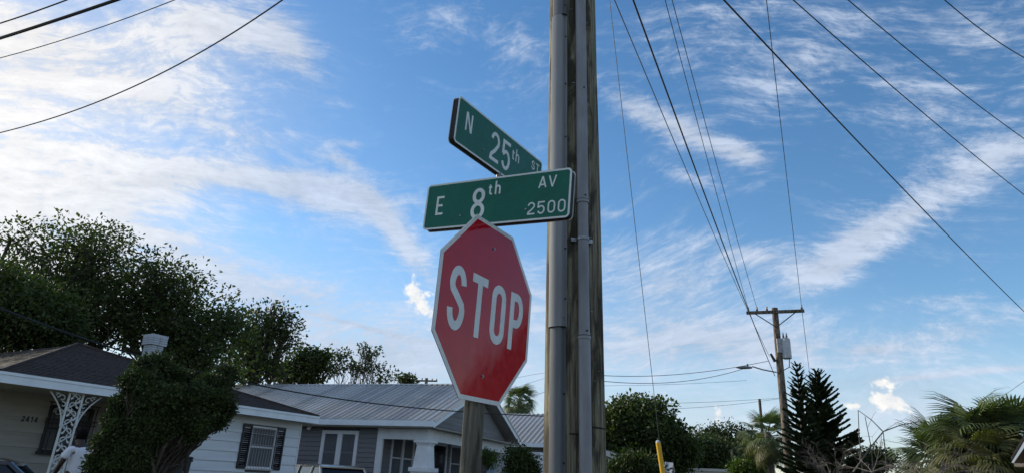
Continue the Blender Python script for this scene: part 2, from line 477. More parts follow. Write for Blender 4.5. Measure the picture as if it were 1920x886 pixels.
# ------------------------------------------------------------------ lettering: stroke glyphs after road-sign lettering
def arc(cx, cy, rx, ry, a0, a1, n=14):
    return [(cx + rx * cos(radians(a0 + (a1 - a0) * i / n)), cy + ry * sin(radians(a0 + (a1 - a0) * i / n))) for i in range(n + 1)]
def glyph(ch, s, w):
    """stroke centrelines in a box w wide and 1 high; s = stroke width"""
    h = s / 2; x0, x1, y0, y1 = h, w - h, h, 1 - h; cx = w / 2; rx = cx - h
    def sq(cx_, cy_, rx_, ry_, a0, a1):     # a narrow round-cornered bowl
        return arc(cx_, cy_, rx_, ry_, a0, a1)
    if ch == 'T': return [[(0, y1), (w, y1)], [(cx, 0), (cx, y1 - h)]]
    if ch == 'E': return [[(x0, 0), (x0, 1)], [(s, y1), (w, y1)], [(s, .5), (w * .86, .5)], [(s, y0), (w, y0)]]
    if ch == 'N': return [[(x0, 0), (x0, 1)], [(x1, 0), (x1, 1)], [(x0 + h * .5, 1), (x1 - h * .5, 0)]]
    if ch == 'A': return [[(h * .7, 0), (cx, 1)], [(w - h * .7, 0), (cx, 1)], [(w * .24, .27), (w * .76, .27)]]
    if ch == 'V': return [[(h * .7, 1), (cx, 0)], [(w - h * .7, 1), (cx, 0)]]
    if ch in 'O0':
        r = min(rx, .32)
        return [arc(cx, y1 - r, rx, r, 0, 180) + arc(cx, y0 + r, rx, r, 180, 360) + [(x1, y1 - r)]]
    if ch == 'P':
        r = .27 - h / 2; b = .46
        return [[(x0, 0), (x0, 1)], [(s, y1), (w * .5, y1)] + arc(w * .5, (y1 + b) / 2, x1 - w * .5, (y1 - b) / 2, 90, -90) + [(s, b)]]
    if ch == 'S':
        rt_, rb = .235, .25
        return [arc(cx, y1 - rt_, rx * .96, rt_, 5, 180) + [(cx - rx * .80, .62), (cx, .52), (cx + rx * .85, .40)] + arc(cx, y0 + rb, rx, rb, 0, -180)]
    if ch == '2':
        r = .26
        return [arc(cx, y1 - r, rx, r, 170, 0) + [(x1 - .02, .60), (cx + .02, .38), (x0 + .03, .20), (x0, y0)], [(0, y0), (w, y0)]]
    if ch == '5':
        return [[(w - h * .5, y1), (s * .9, y1)], [(x0 + .02, 1), (x0, .50)], [(x0, .56)] + arc(cx, y0 + .27, rx, .29, 140, -160)]
    if ch == '8':
        return [arc(cx, .745, rx * .88, .745 - .5 - 0.0 if False else .255 - h * .0 - h, -90, 270, 22), arc(cx, .265 + h * .1, rx, .265 - h * .9, 90, 450, 22)]
    if ch == '1': return [[(cx + h, 0), (cx + h, 1)], [(cx + h, 1 - h), (w * .15, .78)]]
    if ch == '4': return [[(w * .74, 0), (w * .74, 1)], [(w * .74, 1), (h, .28)], [(0, .26), (w, .26)]]
    if ch == 't': return [[(w * .42, .80), (w * .42, y0 + .12)] + arc(w * .42 + .14, y0 + .12, .14, .12, 180, 290, 6), [(w * .08, .60), (w * .85, .60)]]
    if ch == 'h': return [[(x0, 0), (x0, 1)], [(x0, .40)] + arc(cx, .42, rx, .20, 180, 0, 10) + [(x1, 0)]]
    if ch == 'r': return [[(x0, 0), (x0, 1)]]
    return []
def ribbon(mb, path, s, place, thick):
    n = len(path); L = []; Rr = []
    for i in range(n):
        a = Vector(path[max(i - 1, 0)]); b = Vector(path[min(i + 1, n - 1)]); p = Vector(path[i])
        if 0 < i < n - 1:
            d0 = (p - a).normalized(); d1 = (b - p).normalized()
            if (p - a).length < 1e-6: d0 = d1
            if (b - p).length < 1e-6: d1 = d0
            t = d0 + d1
            t = t.normalized() if t.length > 1e-6 else d0
            k = 1 / max(.5, t.dot(d0))
        else:
            t = (b - a).normalized(); k = 1
        nn = Vector((-t.y, t.x)) * s / 2 * k
        L.append(p + nn); Rr.append(p - nn)
    rings = [[place(l.x, l.y, 0), place(r.x, r.y, 0), place(r.x, r.y, thick), place(l.x, l.y, thick)] for l, r in zip(L, Rr)]
    mb.loft(rings, True)
def letter(ch, parent, x, y, h, w, s, z, m, thick=.0012):
    """letter at (x, y) = lower left corner on a sign face lying in the XZ plane of its parent, y toward -Y"""
    mb = MB(); k = [0]
    for path in glyph(ch, s / h, w / h):
        zz = z + k[0] * .0002; k[0] += 1
        ribbon(mb, path, s / h, lambda a, b, t, zz=zz: (x + a * h, -(zz + t), y + b * h), thick)
    nm = 'digit' if ch in '0123456789' else 'letter'
    o = mb.build(nm, m, parent)
    return o

# ------------------------------------------------------------------ STOP sign and its post
YAW = radians(60.2)
n_stop = Vector((sin(YAW), -cos(YAW), 0))
stop_c = Vector((-.087, 2.711, 2.283))
post_c = stop_c - n_stop * .057 + Vector((cos(YAW), sin(YAW), 0)) * .030; post_c.z = 0
stop = thing('stop_sign', 'red eight-sided STOP sign with white border bolted to the square wooden post', 'stop sign', stop_c)
stop.rotation_euler = Matrix.Rotation(YAW, 3, 'Z').to_4x4().to_euler()
stop.matrix_world = Matrix.Translation(stop_c) @ Matrix.Rotation(YAW, 4, 'Z') @ Matrix.Rotation(radians(-1.3), 4, 'Y') @ Matrix.Rotation(radians(2.9), 4, 'X')
def octagon(w, y, inset=0.0):
    hh = w / 2 - inset; a = hh * .41421
    return [(-a, y, hh), (a, y, hh), (hh, y, a), (hh, y, -a), (a, y, -hh), (-a, y, -hh), (-hh, y, -a), (-hh, y, a)]
MB().prism(octagon(.762, 0), (0, .0025, 0)).build('backing_plate', 'aluminium', stop)
# border ring and red field on one level, butted together
def ring8(mb, w, i0, i1, y0, y1):
    A0, A1 = octagon(w, y0, i0), octagon(w, y0, i1); B0, B1 = octagon(w, y1, i0), octagon(w, y1, i1)
    for i in range(8):
        j = (i + 1) % 8
        mb.add([A0[i], A0[j], A1[j], A1[i], B0[i], B0[j], B1[j], B1[i]], [(0, 1, 2, 3), (4, 7, 6, 5), (0, 4, 5, 1), (2, 6, 7, 3)])
mb = MB(); ring8(mb, .762, 0.0, .018, 0.0, -.0016); mb.build('border', 'sheet_white', stop)
MB().prism(octagon(.762, 0, .018), (0, -.0013, 0)).build('red_face', 'stop_red', stop)
lw, gap = .121, .041; x = -(4 * lw + 3 * gap) / 2
for ch in 'STOP':
    letter(ch, stop, x, -.130, .260, lw, .0365, .0014, 'sheet_white'); x += lw + gap
for zz in (.275, -.275):
    bo = MB().tube([(0, -.001, 0), (0, -.007, 0)], .0055, 6).build('bolt', 'steel', stop); bo.location = (0, 0, zz)
    MB().tube([(0, -.0005, 0), (0, -.0018, 0)], .009, 12).build('washer', 'steel', bo)
post = thing('sign_post', 'square weathered wooden post carrying the stop sign and the two street signs', 'post', post_c, YAW)
mb = MB(); rings = []
for z in np.linspace(0, 2.62, 28):
    e = .032 + .0006 * rnd.uniform(-1, 1)
    rings.append([Vector((x_ + .0007 * rnd.uniform(-1, 1), y_, z)) for x_, y_ in ((-e + .004, -e), (-.005, -e), (-.003, -e + .003), (-.001, -e), (e - .004, -e), (e, -e + .004), (e, e - .004), (e - .004, e), (-e + .004, e), (-e, e - .004), (-e, .010), (-e + .002, .008), (-e, .006), (-e, -e + .004))])
mb.loft(rings).build('post_timber', 'post_wood', post)
_l = Matrix.Rotation(-YAW, 4, 'Z') @ (Vector((-.080, 2.875, 0)) - post_c)
MB().tube([(0, 0, 2.60), (0, 0, 2.70), (_l.x, _l.y, 2.86), (_l.x, _l.y, 3.02)], .012, 12).build('cap_bracket', 'aluminium', post, True)

# ------------------------------------------------------------------ green street signs
def rrect(w, h, r, y, inset=0.0, n=5):
    w2, h2, r = w / 2 - inset, h / 2 - inset, max(r - inset, .003); pts = []
    for cx_, cz, a0 in ((w2 - r, h2 - r, 0), (-w2 + r, h2 - r, 90), (-w2 + r, -h2 + r, 180), (w2 - r, -h2 + r, 270)):
        for i in range(n + 1):
            a = radians(a0 + 90 * i / n); pts.append((cx_ + r * cos(a), y, cz + r * sin(a)))
    return pts
def street_sign(label, c, yaw, tilt, roll, W, H, thick, text):
    t = thing('street_sign', label, 'street sign', c)
    t.matrix_world = Matrix.Translation(c) @ Matrix.Rotation(yaw, 4, 'Z') @ Matrix.Rotation(-roll, 4, 'Y') @ Matrix.Rotation(tilt, 4, 'X')
    MB().prism(rrect(W, H, .024, .002, .003), (0, thick - .004, 0)).build('core', 'sign_core', t)
    for s_, nm in ((0, 'front'), (1, 'back')):
        y = 0 if s_ == 0 else thick
        MB().prism(rrect(W, H, .020, y), (0, .0018 if s_ == 0 else -.0018, 0)).build('face_plate', 'sheet_white', t)
        dy = -.0008 if s_ == 0 else .0008
        MB().prism(rrect(W, H, .020, y, .0088), (0, dy, 0)).build('green_face', 'sign_green', t)
    for ch, x, z, h, w, s in text:
        letter(ch, t, x, z, h, w, s, .0009, 'sheet_white', .0007)
    for sx in (-.17, .17):
        MB().tube([(sx, -.0008, -.06), (sx, -.004, -.06)], .0045, 6).build('rivet', 'steel', t)
    return t
def sgn(text, W, H):
    """(characters, x fraction, y fraction, height, width, stroke)"""
    out = []
    for s_, fx, fy, h, w, st_, gap_ in text:
        x = (fx - .5) * W; z = (fy - .5) * H
        for ch in s_:
            out.append((ch, x, z, h, w, st_)); x += w + gap_
    return out
W8, W25, SH = .757, .779, .2286
street_sign('lower green street sign reading E 8th AV 2500, its bottom edge behind the stop sign', Vector((-.091, 2.703, 2.793)), radians(-28.6), radians(1.5), radians(-3.6), W8, SH, .040,
   sgn([('E', .085, .30, .094, .042, .0110, 0), ('8', .345, .13, .152, .073, .0175, 0), ('t', .457, .62, .062, .022, .0080, 0), ('h', .503, .62, .066, .030, .0085, 0),
        ('AV', .795, .645, .054, .038, .0070, .010), ('2500', .735, .115, .058, .036, .0070, .0125)], W8, SH))
street_sign('upper green street sign reading N 25th ST, seen edge-on above the other sign', Vector((-.065, 2.865, 3.122)), radians(57.9), radians(4.2), radians(1.4), W25, SH, .034,
   sgn([('N', .085, .38, .092, .052, .0110, 0), ('25', .355, .16, .152, .078, .0180, .024), ('t', .602, .52, .062, .026, .0080, 0), ('h', .650, .52, .066, .034, .0085, 0),
        ('ST', .855, .64, .050, .034, .0070, .012)], W25, SH))

# ------------------------------------------------------------------ the big utility pole beside the signs
PB, PT = at_d(1077, 884, 3.52), at_d(1073, 0, 3.52)
ax = (PT - PB); ax = Vector((ax.x / ax.z, ax.y / ax.z, 1))
P0 = PB - ax * PB.z
POLE_H = 12.2
def pole_at(z): return P0 + ax * z
pole = thing('utility_pole', 'thick weathered wooden utility pole with grey riser covers standing right behind the street signs', 'utility pole', P0)
mb = MB(); rings = []; NS = 56
r_at = lambda z: .1650 - .0030 * z
ck = [(rnd.uniform(0, 2 * pi), rnd.uniform(.4, 4.5), rnd.uniform(.6, 2.4), rnd.uniform(.004, .010)) for _ in range(26)]
for z in np.concatenate([np.linspace(0, 6, 90), np.linspace(6.4, POLE_H, 12)]):
    c = pole_at(z); ring = []
    for k in range(NS):
        a = 2 * pi * k / NS
        r = r_at(z) * (1 + .010 * sin(3 * a + z * .7) + .006 * sin(7 * a - z * 1.3))
        for (a0, zc, ln, dp) in ck:
            da = abs((a - a0 - .04 * sin(z * 3) + pi) % (2 * pi) - pi)
            if da < .09 and abs(z - zc) < ln: r -= dp * (1 - da / .09) * (1 - abs(z - zc) / ln)
        ring.append(c + Vector((cos(a) * r, sin(a) * r, 0)))
    rings.append(ring)
mb.loft(rings).build('pole_shaft', 'pole_wood', pole, True, origin=P0)
view_a = atan2(-P0.y, -P0.x)               # angle on the pole that faces the street corner
def on_pole(z, ang, r): return pole_at(z) + Vector((cos(view_a + ang), sin(view_a + ang), 0)) * r
def z_of(y, x=1075): return at_d(x, y, 3.36).z
def guard(z0, z1, wid, dep, ang, m, wavy=False):
    prof = [(-.5, 0), (-.5, .10), (-.42, .12), (-.40, .70), (-.33, .90), (-.15, .98), (.10, 1.0), (.28, .92), (.36, .72), (.38, .12), (.5, .10), (.5, 0)]
    mb = MB(); rings = []
    rad = Vector((cos(view_a + ang), sin(view_a + ang), 0)); tg = Vector((-rad.y, rad.x, 0))
    for z in (z0, (z0 + z1) / 2, z1):
        base = pole_at(z) + rad * (r_at(z) - .010)
        rings.append([base + tg * (px * wid) + rad * (py * dep + .008) + Vector((0, 0, 0)) for px, py in prof])
    return mb.loft(rings).build('riser_cover', m, pole, True, origin=P0), rad, tg
GA = radians(-30)
zj, zt = z_of(592), z_of(30)
lo, rad, tg = guard(.05, zj, .088, .040, GA, 'guard_dark'); lo['label'] = 'lower darker riser cover'
mid_, _, _ = guard(zj - .06, zt, .104, .050, GA, 'guard_grey'); mid_['label'] = 'middle pale riser cover'
hi, _, _ = guard(zt - .03, 9.5, .092, .041, GA, 'guard_dark'); hi['label'] = 'upper darker riser cover'
# lip where the middle section ends over the next ones
for zz in (zt, ):
    prof = [(.52 * cos(a), .52 * .5 + .62 * sin(a)) for a in np.linspace(0, pi, 9)]
    pts = [pole_at(zz) + rad * (r_at(zz) - .004 + max(0, p[1]) * .053) + tg * (p[0] * .104) for p in prof]
    MB().tube(pts, .0055, 6).build('cover_lip', 'hole', pole, True, origin=P0)
    mb = MB()
pts = [pole_at(zj - .06) + rad * (r_at(zj) - .004 + max(0, .26 + .62 * sin(a)) * .053) + tg * (.50 * cos(a) * .100) for a in np.linspace(0, pi, 9)]
MB().tube(pts, .003, 6).build('cover_lip', 'hole', pole, True, origin=P0)
pts = [p + Vector((0, 0, .052)) for p in pts]
MB().tube(pts, .0016, 6).build('cover_rib', 'guard_grey', pole, True, origin=P0)
hole_me = MB().tube([(0, 0, 0), (.004, 0, 0)], .0052, 8).mesh('screw', 'hole')
for yy in (8, 68, 157, 256, 343, 466, 560, 738, 868):
    z = z_of(yy); p = pole_at(z) + rad * (r_at(z) + .003) + tg * (.0445 if yy < 600 and yy > 30 else .038)
    o = put('screw', hole_me, pole, Matrix.Translation(p - P0) @ Matrix.Rotation(view_a + GA, 4, 'Z'))
# the round conduit on the right with couplings and a strap
CA = radians(17)
def cpt(z): return on_pole(z, CA, r_at(z) + .030)
def cseg(z0, z1, r, nm='conduit', m='conduit_grey'):
    return MB().tube([cpt(z0) - P0, cpt((z0 + z1) / 2) - P0, cpt(z1) - P0], r, 20).build(nm, m, pole, True)
za, zb, zc = z_of(632), z_of(380), z_of(450)
cseg(.05, za + .02, .0315); cseg(za, zb + .02, .0295); cseg(zb, 9.8, .0325)
for zz, r in ((za, .0345), (zb, .0345)):
    cseg(zz - .012, zz + .003, r, 'coupling_lip', 'guard_grey')
    cseg(zz + .0035, zz + .007, r - .001, 'joint_gap', 'hole')
st = cseg(zc - .008, zc + .008, .0335, 'strap', 'steel')
tgc = Vector((-sin(view_a + CA), cos(view_a + CA), 0)); rdc = Vector((cos(view_a + CA), sin(view_a + CA), 0))
for s_ in (-1, 1):
    c = pole_at(zc) + rdc * (r_at(zc) + .006) + tgc * s_ * .046
    MB().box(c - P0, (.03, .006, .022), view_a + CA + pi / 2).build('strap_foot', 'steel', pole)
for yy in (172, 372, 622):
    z = z_of(yy); put('screw', hole_me, pole, Matrix.Translation(cpt(z) + rdc * .0310 + tgc * .006 - P0) @ Matrix.Rotation(view_a + CA, 4, 'Z'))
# crossarm and insulators overhead (they carry the wires; above the picture)
armdir = Vector((cos(radians(-22.8)), sin(radians(-22.8)), 0))
arm_c = pole_at(11.5) + Vector((-armdir.y, armdir.x, 0)) * -.16
MB().box(arm_c - P0, (2.5, .11, .13), radians(-22.8)).build('crossarm', 'far_pole_wood', pole)
for k in (-1.15, -.75, .75, 1.15):
    c = arm_c + armdir * k - P0
    MB().tube([c + Vector((0, 0, .06)), c + Vector((0, 0, .12)), c + Vector((0, 0, .16)), c + Vector((0, 0, .20))], [.02, .05, .03, .045], 10).build('insulator', 'porcelain', pole, True)
for k in range(16):
    zz = rnd.uniform(1.7, 4.6); an = rnd.choice((rnd.uniform(-.12, .06), rnd.uniform(.55, 1.1)))
    c = on_pole(zz, an, r_at(zz) + .001) - P0
    MB().box(c, (.004, rnd.uniform(.006, .016), .003), view_a + an).build('staple', 'steel', pole)
# bands nailed round the pole
for zz, ln in ((z_of(797), .9), (z_of(812), .5)):
    pts = [on_pole(zz, a, r_at(zz) + .0015) - P0 for a in (np.linspace(radians(-8), radians(14), 5) if ln == .5 else np.linspace(radians(24), radians(80), 8))]
    MB().tube(pts, .0035, 6).build('groove', 'hole', pole)

# ------------------------------------------------------------------ wires
def wire(label, pts, r, m='wire', group='overhead wires crossing the sky', ext=(0.25, 0.0), name='overhead_wire', cat='wire'):
    """pts: three points of the real cable; a parabola through them is a hanging cable"""
    A, B, C_ = [Vector(p) for p in pts]
    la, lc = (B - A).length, (C_ - B).length
    tb = la / (la + lc); P = []
    N = 44
    for i in range(N + 1):
        t = -ext[0] + (1 + ext[0] + ext[1]) * i / N
        l0 = (t - tb) * (t - 1) / (tb * 1.0); l1 = t * (t - 1) / (tb * (tb - 1)); l2 = t * (t - tb) / (1 - tb)
        P.append(A * l0 + B * l1 + C_ * l2)
    o = P[0]
    ob = MB().tube([p - o for p in P], r, 6).build(name, m, None, True)
    ob.location = o
    return tag(ob, label, cat, group)
def sagged(a, b, sag):
    m = (Vector(a) + Vector(b)) / 2; m.z -= sag; return [a, m, b]

# ------------------------------------------------------------------ the transformer pole down the street
TP = at_d(1480, 884, 30.0); TP.z = 0
TT = at_d(1453, 583, 30.0)
tax = (TT - TP) / TT.z
def tp_at(z): return TP + tax * z
tpole = thing('transformer_pole', 'far wooden utility pole with crossarm, grey transformer can and street light arm', 'utility pole', TP)
mb = MB(); mb.tube([tp_at(z) - TP for z in np.linspace(0, TT.z + .15, 12)], [.19 - .007 * z for z in np.linspace(0, TT.z, 12)], 14)
mb.build('pole_shaft', 'far_pole_wood', tpole, True)
CL, CR = on_plane(1400, 588, TT, Vector((sin(radians(22.8)), cos(radians(22.8)), 0))), on_plane(1508, 584, TT, Vector((sin(radians(22.8)), cos(radians(22.8)), 0)))
cdir = (CR - CL).normalized(); off = Vector((-sin(radians(22.8)), -cos(radians(22.8)), 0)) * .2
ccen = (CL + CR) / 2 + off
Mx = Matrix((cdir, Vector((0, 0, 1)).cross(cdir).normalized(), cdir.cross(Vector((0, 0, 1)).cross(cdir)).normalized())).transposed()
MB().box(ccen - TP, ((CR - CL).length, .10, .13), M=Mx).build('crossarm', 'far_pole_wood', tpole)
for s_ in (-1, 1):
    MB().tube([tp_at(TT.z - .75) + off - TP, tp_at(TT.z - .1) + off + cdir * s_ * .85 - TP], .022, 5).build('brace', 'black_iron', tpole)
INS = []
for k in (-1.2, .75 * -1 - .05, -.35, 1.2):
    c = ccen + cdir * k * ((CR - CL).length / 2.6); INS.append(c + Vector((0, 0, .22)))
    MB().tube([c + Vector((0, 0, z)) - TP for z in (.05, .12, .16, .24)], [.02, .055, .03, .04], 8).build('insulator', 'porcelain', tpole, True)
tc_ = on_plane(1474, 652, TT, Vector((sin(radians(22.8)), cos(radians(22.8)), 0)))
can = MB(); can.tube([tc_ - TP + Vector((0, 0, z)) for z in (-.45, -.43, .38, .42, .46)], [.17, .19, .19, .16, .04], 16)
can = can.build('transformer_can', 'transformer_grey', tpole, True)
for s_ in (-.07, .07):
    MB().tube([tc_ - TP + Vector((s_, 0, z)) for z in (.42, .50, .56, .66)], [.03, .045, .03, .02], 8).build('bushing', 'porcelain', can, True)
MB().box(tc_ - TP + Vector((-.27, 0, .1)), (.22, .08, .6)).build('bracket', 'steel', tpole)
MB().tube([tc_ + Vector((.1, 0, -.4)) - TP, tc_ + Vector((.05, 0, -.8)) - TP, tp_at(tc_.z - 1.0) - TP], .02, 5).build('jumper_cable', 'wire', tpole, True)
fz = on_plane(1451, 672, TT, Vector((0, 1, 0)))
MB().tube([fz - TP + Vector((-.12, 0, .22)), fz - TP + Vector((.05, 0, -.12))], [.05, .07], 8).build('cutout_fuse', 'black_iron', tpole)
# cobra-head street light: arm from pole to the left
LH = on_plane(1402, 689, TT, Vector((0, 1, 0))); LA = on_plane(1456, 697, TT, Vector((0, 1, 0)))
arm_pts = [LA - TP, on_plane(1430, 692, TT, Vector((0, 1, 0))) - TP, on_plane(1410, 686, TT, Vector((0, 1, 0))) - TP]
arm = MB().tube(arm_pts, .028, 8).build('light_arm', 'luminaire_grey', tpole, True)
lum = MB(); lp = [Vector((t * .68 - .5, 0, .02 * t)) for t in np.linspace(0, 1, 7)]
rings = []
for i, p in enumerate(lp):
    w = [.04, .10, .15, .16, .14, .10, .045][i]; hh = [.015, .05, .075, .08, .07, .06, .04][i]
    rings.append([LH - TP + p + Vector((0, w * cos(a), hh * sin(a) * (1 if sin(a) > 0 else .8))) for a in np.linspace(0, 2 * pi, 13)[:-1]])
lum = lum.loft(rings).build('luminaire', 'luminaire_grey', arm, True)
MB().tube([LH - TP + Vector((.0, 0, .07)), LH - TP + Vector((0, 0, .17))], .04, 8).build('photocell', 'black_iron', arm)

# cables of the line that runs down the street, overhead from the big pole to the transformer pole
def line_to(far, px, h, label, r=.010, m='wire'):
    """a cable from far (a point on the far pole) that crosses the top of the view at px, h metres up"""
    near = at_h(px, 0, h); mid_pt = None
    return wire(label, [near, (near + far) / 2 + Vector((0, 0, -.25 * (near - far).length / 30)), far], r, m, ext=(.5, 0))
W2 = on_plane(1446, 640, TT, Vector((0, 1, 0))); W3 = on_plane(1453, 704, TT, Vector((0, 1, 0)))
line_to(INS[0], 1247, 11.6, 'thin power line reaching the left end of the far crossarm, left of its close twin', .009)
line_to(INS[1], 1260, 11.6, 'thin power line to the far crossarm just left of its pole, right of its twin', .009)
line_to(INS[3], 1437, 11.6, 'nearly vertical thin wire to the right end of the far crossarm', .009)
line_to(W3, 1187, 8.2, 'heavier black cable running down to the far pole below its crossarm', .014)
line_to(on_plane(1443, 668, TT, Vector((0, 1, 0))), 1152, 8.0, 'thin grey cable running just left of the heavier black cable to the far pole', .008, 'wire_grey')
tail = on_plane(1518, 700, TT + Vector((0, 12, 0)), Vector((0, 1, 0)))
wire('short thin wire going on behind the right end of the far crossarm', sagged(INS[3], Vector((tail.x, tail.y, tail.z)), .2), .012, 'wire_grey', ext=(0, .8))
# the guy wire / drop that falls to the yellow marker
GB = at_d(1237, 832, 15.5)
near = at_h(1143, 0, 9.5)
wire('thin straight guy wire dropping to the yellow marker', [near, (near + GB) / 2, GB], .006, 'wire_grey', ext=(.2, 0.06), group=None) 
# four long cables crossing the upper right
for i, (a, b, lab, r, ha, hb) in enumerate((
    ((1357, 0), (1920, 583), 'thickest straight black cable falling steeply across the right side of the sky', .014, 8.2, 8.2),
    ((1487, 0), (1920, 365), 'second long cable in the upper right, falling to the right edge at mid height', .011, 9.6, 9.6),
    ((1590, 0), (1920, 260), 'third long cable in the upper right, above the second one', .011, 10.4, 10.4),
    ((1771, 0), (1920, 108), 'short cable crossing the top right corner', .011, 10.8, 10.8))):
    A_, B_ = at_h(*a, ha), at_h(*b, hb)
    wire(lab, [A_, (A_ + B_) / 2 + Vector((0, 0, -.10)), B_], r, ext=(.4, .9), group='long cables crossing the upper right sky')
for (a, b, c, lab, r, h) in (
    ((530, 0), (298, 140), (0, 249), 'lowest long sagging cable across the upper left sky', .012, 8.0),
    ((328, 0), (170, 58), (0, 109), 'thin cable just above the lowest one in the upper left', .008, 8.6),
    ((219, 0), (112, 36), (0, 72), 'thickest black cable pair in the top left corner', .030, 9.0),
    ((126, 0), (63, 23), (0, 44), 'uppermost short cable in the top left corner', .014, 9.6)):
    wire(lab, [at_h(*a, h), at_h(*b, h - .05), at_h(*c, h)], r, ext=(.5, .5), group='cables crossing the upper left sky')

# ------------------------------------------------------------------ house frames
class House:
    """a frame with u along the front, v going back from it, z up"""
    def __init__(s, O, head):
        s.O = Vector((O[0], O[1], 0)); s.rz = pi / 2 - head
        s.U = Vector((sin(head), cos(head), 0)); s.V = Vector((-cos(head), sin(head), 0))
    def atv(s, px, py, v):                  # where a line of sight meets the wall plane v
        p = on_plane(px, py, s.O + s.V * v, s.V) - s.O
        return p.dot(s.U), p.z
    def atu(s, px, py, u):
        p = on_plane(px, py, s.O + s.U * u, s.U) - s.O
        return p.dot(s.V), p.z
    def thing(s, name, label, cat):
        return thing(name, label, cat, s.O, s.rz)

def boards_v(parent, m, u0, u1, z0, z1, v, step, holes=(), nm='clapboard', t=.028):
    """clapboards on a wall that faces -v; each one its own piece, cut round the openings"""
    z = z0; cache = {}
    while z < z1 - .02:
        h = min(step, z1 - z)
        segs = [(u0, u1)]
        for (a, b, c, d) in holes:
            if c < z + h * .5 < d:
                ns = []
                for (p, q) in segs:
                    if b <= p or a >= q: ns.append((p, q)); continue
                    if a > p + .02: ns.append((p, a))
                    if b < q - .02: ns.append((b, q))
                segs = ns
        for p, q in segs:
            key = (round(q - p, 3), round(h, 3))
            if key not in cache:
                L = q - p
                mb = MB(); e = .012
                mb.add([(0, 0, 0), (L, 0, 0), (L, -t, .0), (0, -t, 0), (0, 0, h), (L, 0, h), (L, -.004, h), (0, -.004, h)],
                       [(0, 3, 2, 1), (3, 7, 6, 2), (4, 5, 6, 7), (0, 4, 7, 3), (1, 2, 6, 5), (0, 1, 5, 4)])
                cache[key] = mb.mesh(nm, m)
            put(nm, cache[key], parent, loc=(p, v, z + rnd.uniform(-.002, .002)))
        z += step
def boards_u(parent, m, v0, v1, z0, z1, u, step, holes=(), nm='clapboard', t=.028):
    """the same on a wall that faces -u"""
    z = z0; cache = {}
    while z < z1 - .02:
        h = min(step, z1 - z); segs = [(v0, v1)]
        for (a, b, c, d) in holes:
            if c < z + h * .5 < d:
                ns = []
                for (p, q) in segs:
                    if b <= p or a >= q: ns.append((p, q)); continue
                    if a > p + .02: ns.append((p, a))
                    if b < q - .02: ns.append((b, q))
                segs = ns
        for p, q in segs:
            key = (round(q - p, 3), round(h, 3))
            if key not in cache:
                L = q - p; mb = MB()
                mb.add([(0, 0, 0), (0, L, 0), (-t, L, 0), (-t, 0, 0), (0, 0, h), (0, L, h), (-.004, L, h), (-.004, 0, h)],
                       [(0, 3, 2, 1), (3, 7, 6, 2), (4, 5, 6, 7), (0, 4, 7, 3), (1, 2, 6, 5), (0, 1, 5, 4)])
                cache[key] = mb.mesh(nm, m)
            put(nm, cache[key], parent, loc=(u, p, z + rnd.uniform(-.002, .002)))
        z += step
def window_v(parent, u0, u1, z0, z1, v, fr='white_paint', fw=.09, sash=True, two=False, pro=.05):
    """a framed window on a wall that faces -v"""
    w = MB()
    w.span((u0, v - pro, z0), (u0 + fw, v + .04, z1)); w.span((u1 - fw, v - pro, z0), (u1, v + .04, z1))
    w.span((u0 + fw, v - pro + .003, z1 - fw), (u1 - fw, v + .04, z1)); w.span((u0 + fw, v - pro + .003, z0), (u1 - fw, v + .04, z0 + fw * .8))
    fo = w.build('window', fr, parent)
    MB().span((u0 - .03, v - pro - .03, z0 - .05), (u1 + .03, v + .0, z0 - .001)).build('sill', fr, fo)
    bays = [(u0 + fw, u1 - fw)]
    if two:
        um = (u0 + u1) / 2
        MB().span((um - fw * .7, v - pro + .002, z0 + fw * .8), (um + fw * .7, v + .04, z1 - fw)).build('mullion', fr, fo)
        bays = [(u0 + fw, um - fw * .7), (um + fw * .7, u1 - fw)]
    for a, b in bays:
        MB().span((a, v + .02, z0 + fw * .8), (b, v + .028, z1 - fw)).build('pane', 'window_glass', fo)
        if sash:
            zm = (z0 + z1) / 2
            MB().span((a, v - .005, zm - .022), (b, v + .019, zm + .022)).build('sash_rail', fr, fo)
    return fo
def window_u(parent, v0, v1, z0, z1, u, fr='white_paint', fw=.09, two=True, pro=.05, railm='white_paint'):
    w = MB()
    w.span((u - pro, v0, z0), (u + .04, v0 + fw, z1)); w.span((u - pro, v1 - fw, z0), (u + .04, v1, z1))
    w.span((u - pro + .003, v0 + fw, z1 - fw), (u + .04, v1 - fw, z1)); w.span((u - pro + .003, v0 + fw, z0), (u + .04, v1 - fw, z0 + fw * .8))
    fo = w.build('window', fr, parent)
    MB().span((u - pro - .03, v0 - .03, z0 - .05), (u, v1 + .03, z0 - .001)).build('sill', fr, fo)
    bays = [(v0 + fw, v1 - fw)]
    if two:
        vm = (v0 + v1) / 2
        MB().span((u - pro + .002, vm - fw * .8, z0 + fw * .8), (u + .04, vm + fw * .8, z1 - fw)).build('mullion', fr, fo)
        bays = [(v0 + fw, vm - fw * .8), (vm + fw * .8, v1 - fw)]
    for a, b in bays:
        MB().span((u + .02, a, z0 + fw * .8), (u + .028, b, z1 - fw)).build('pane', 'window_glass', fo)
        zm = (z0 + z1) / 2
        MB().span((u - .005, a, zm - .018), (u + .019, b, zm + .018)).build('sash_rail', railm, fo)
    return fo

# ------------------------------------------------------------------ left house: brown hip roof, porch, white wing
EZ = 3.10
pa, pb = at_h(0, 694, EZ), at_h(598, 780, EZ)
HA = House(pa, atan2(pb.x - pa.x, pb.y - pa.y))
HL = (pb - pa).length
ha = HA.thing('brown_roofed_house', 'white clapboard house with brown hip roof, deep porch and barred windows at the left', 'house')
OV = .5; HD = 17.0
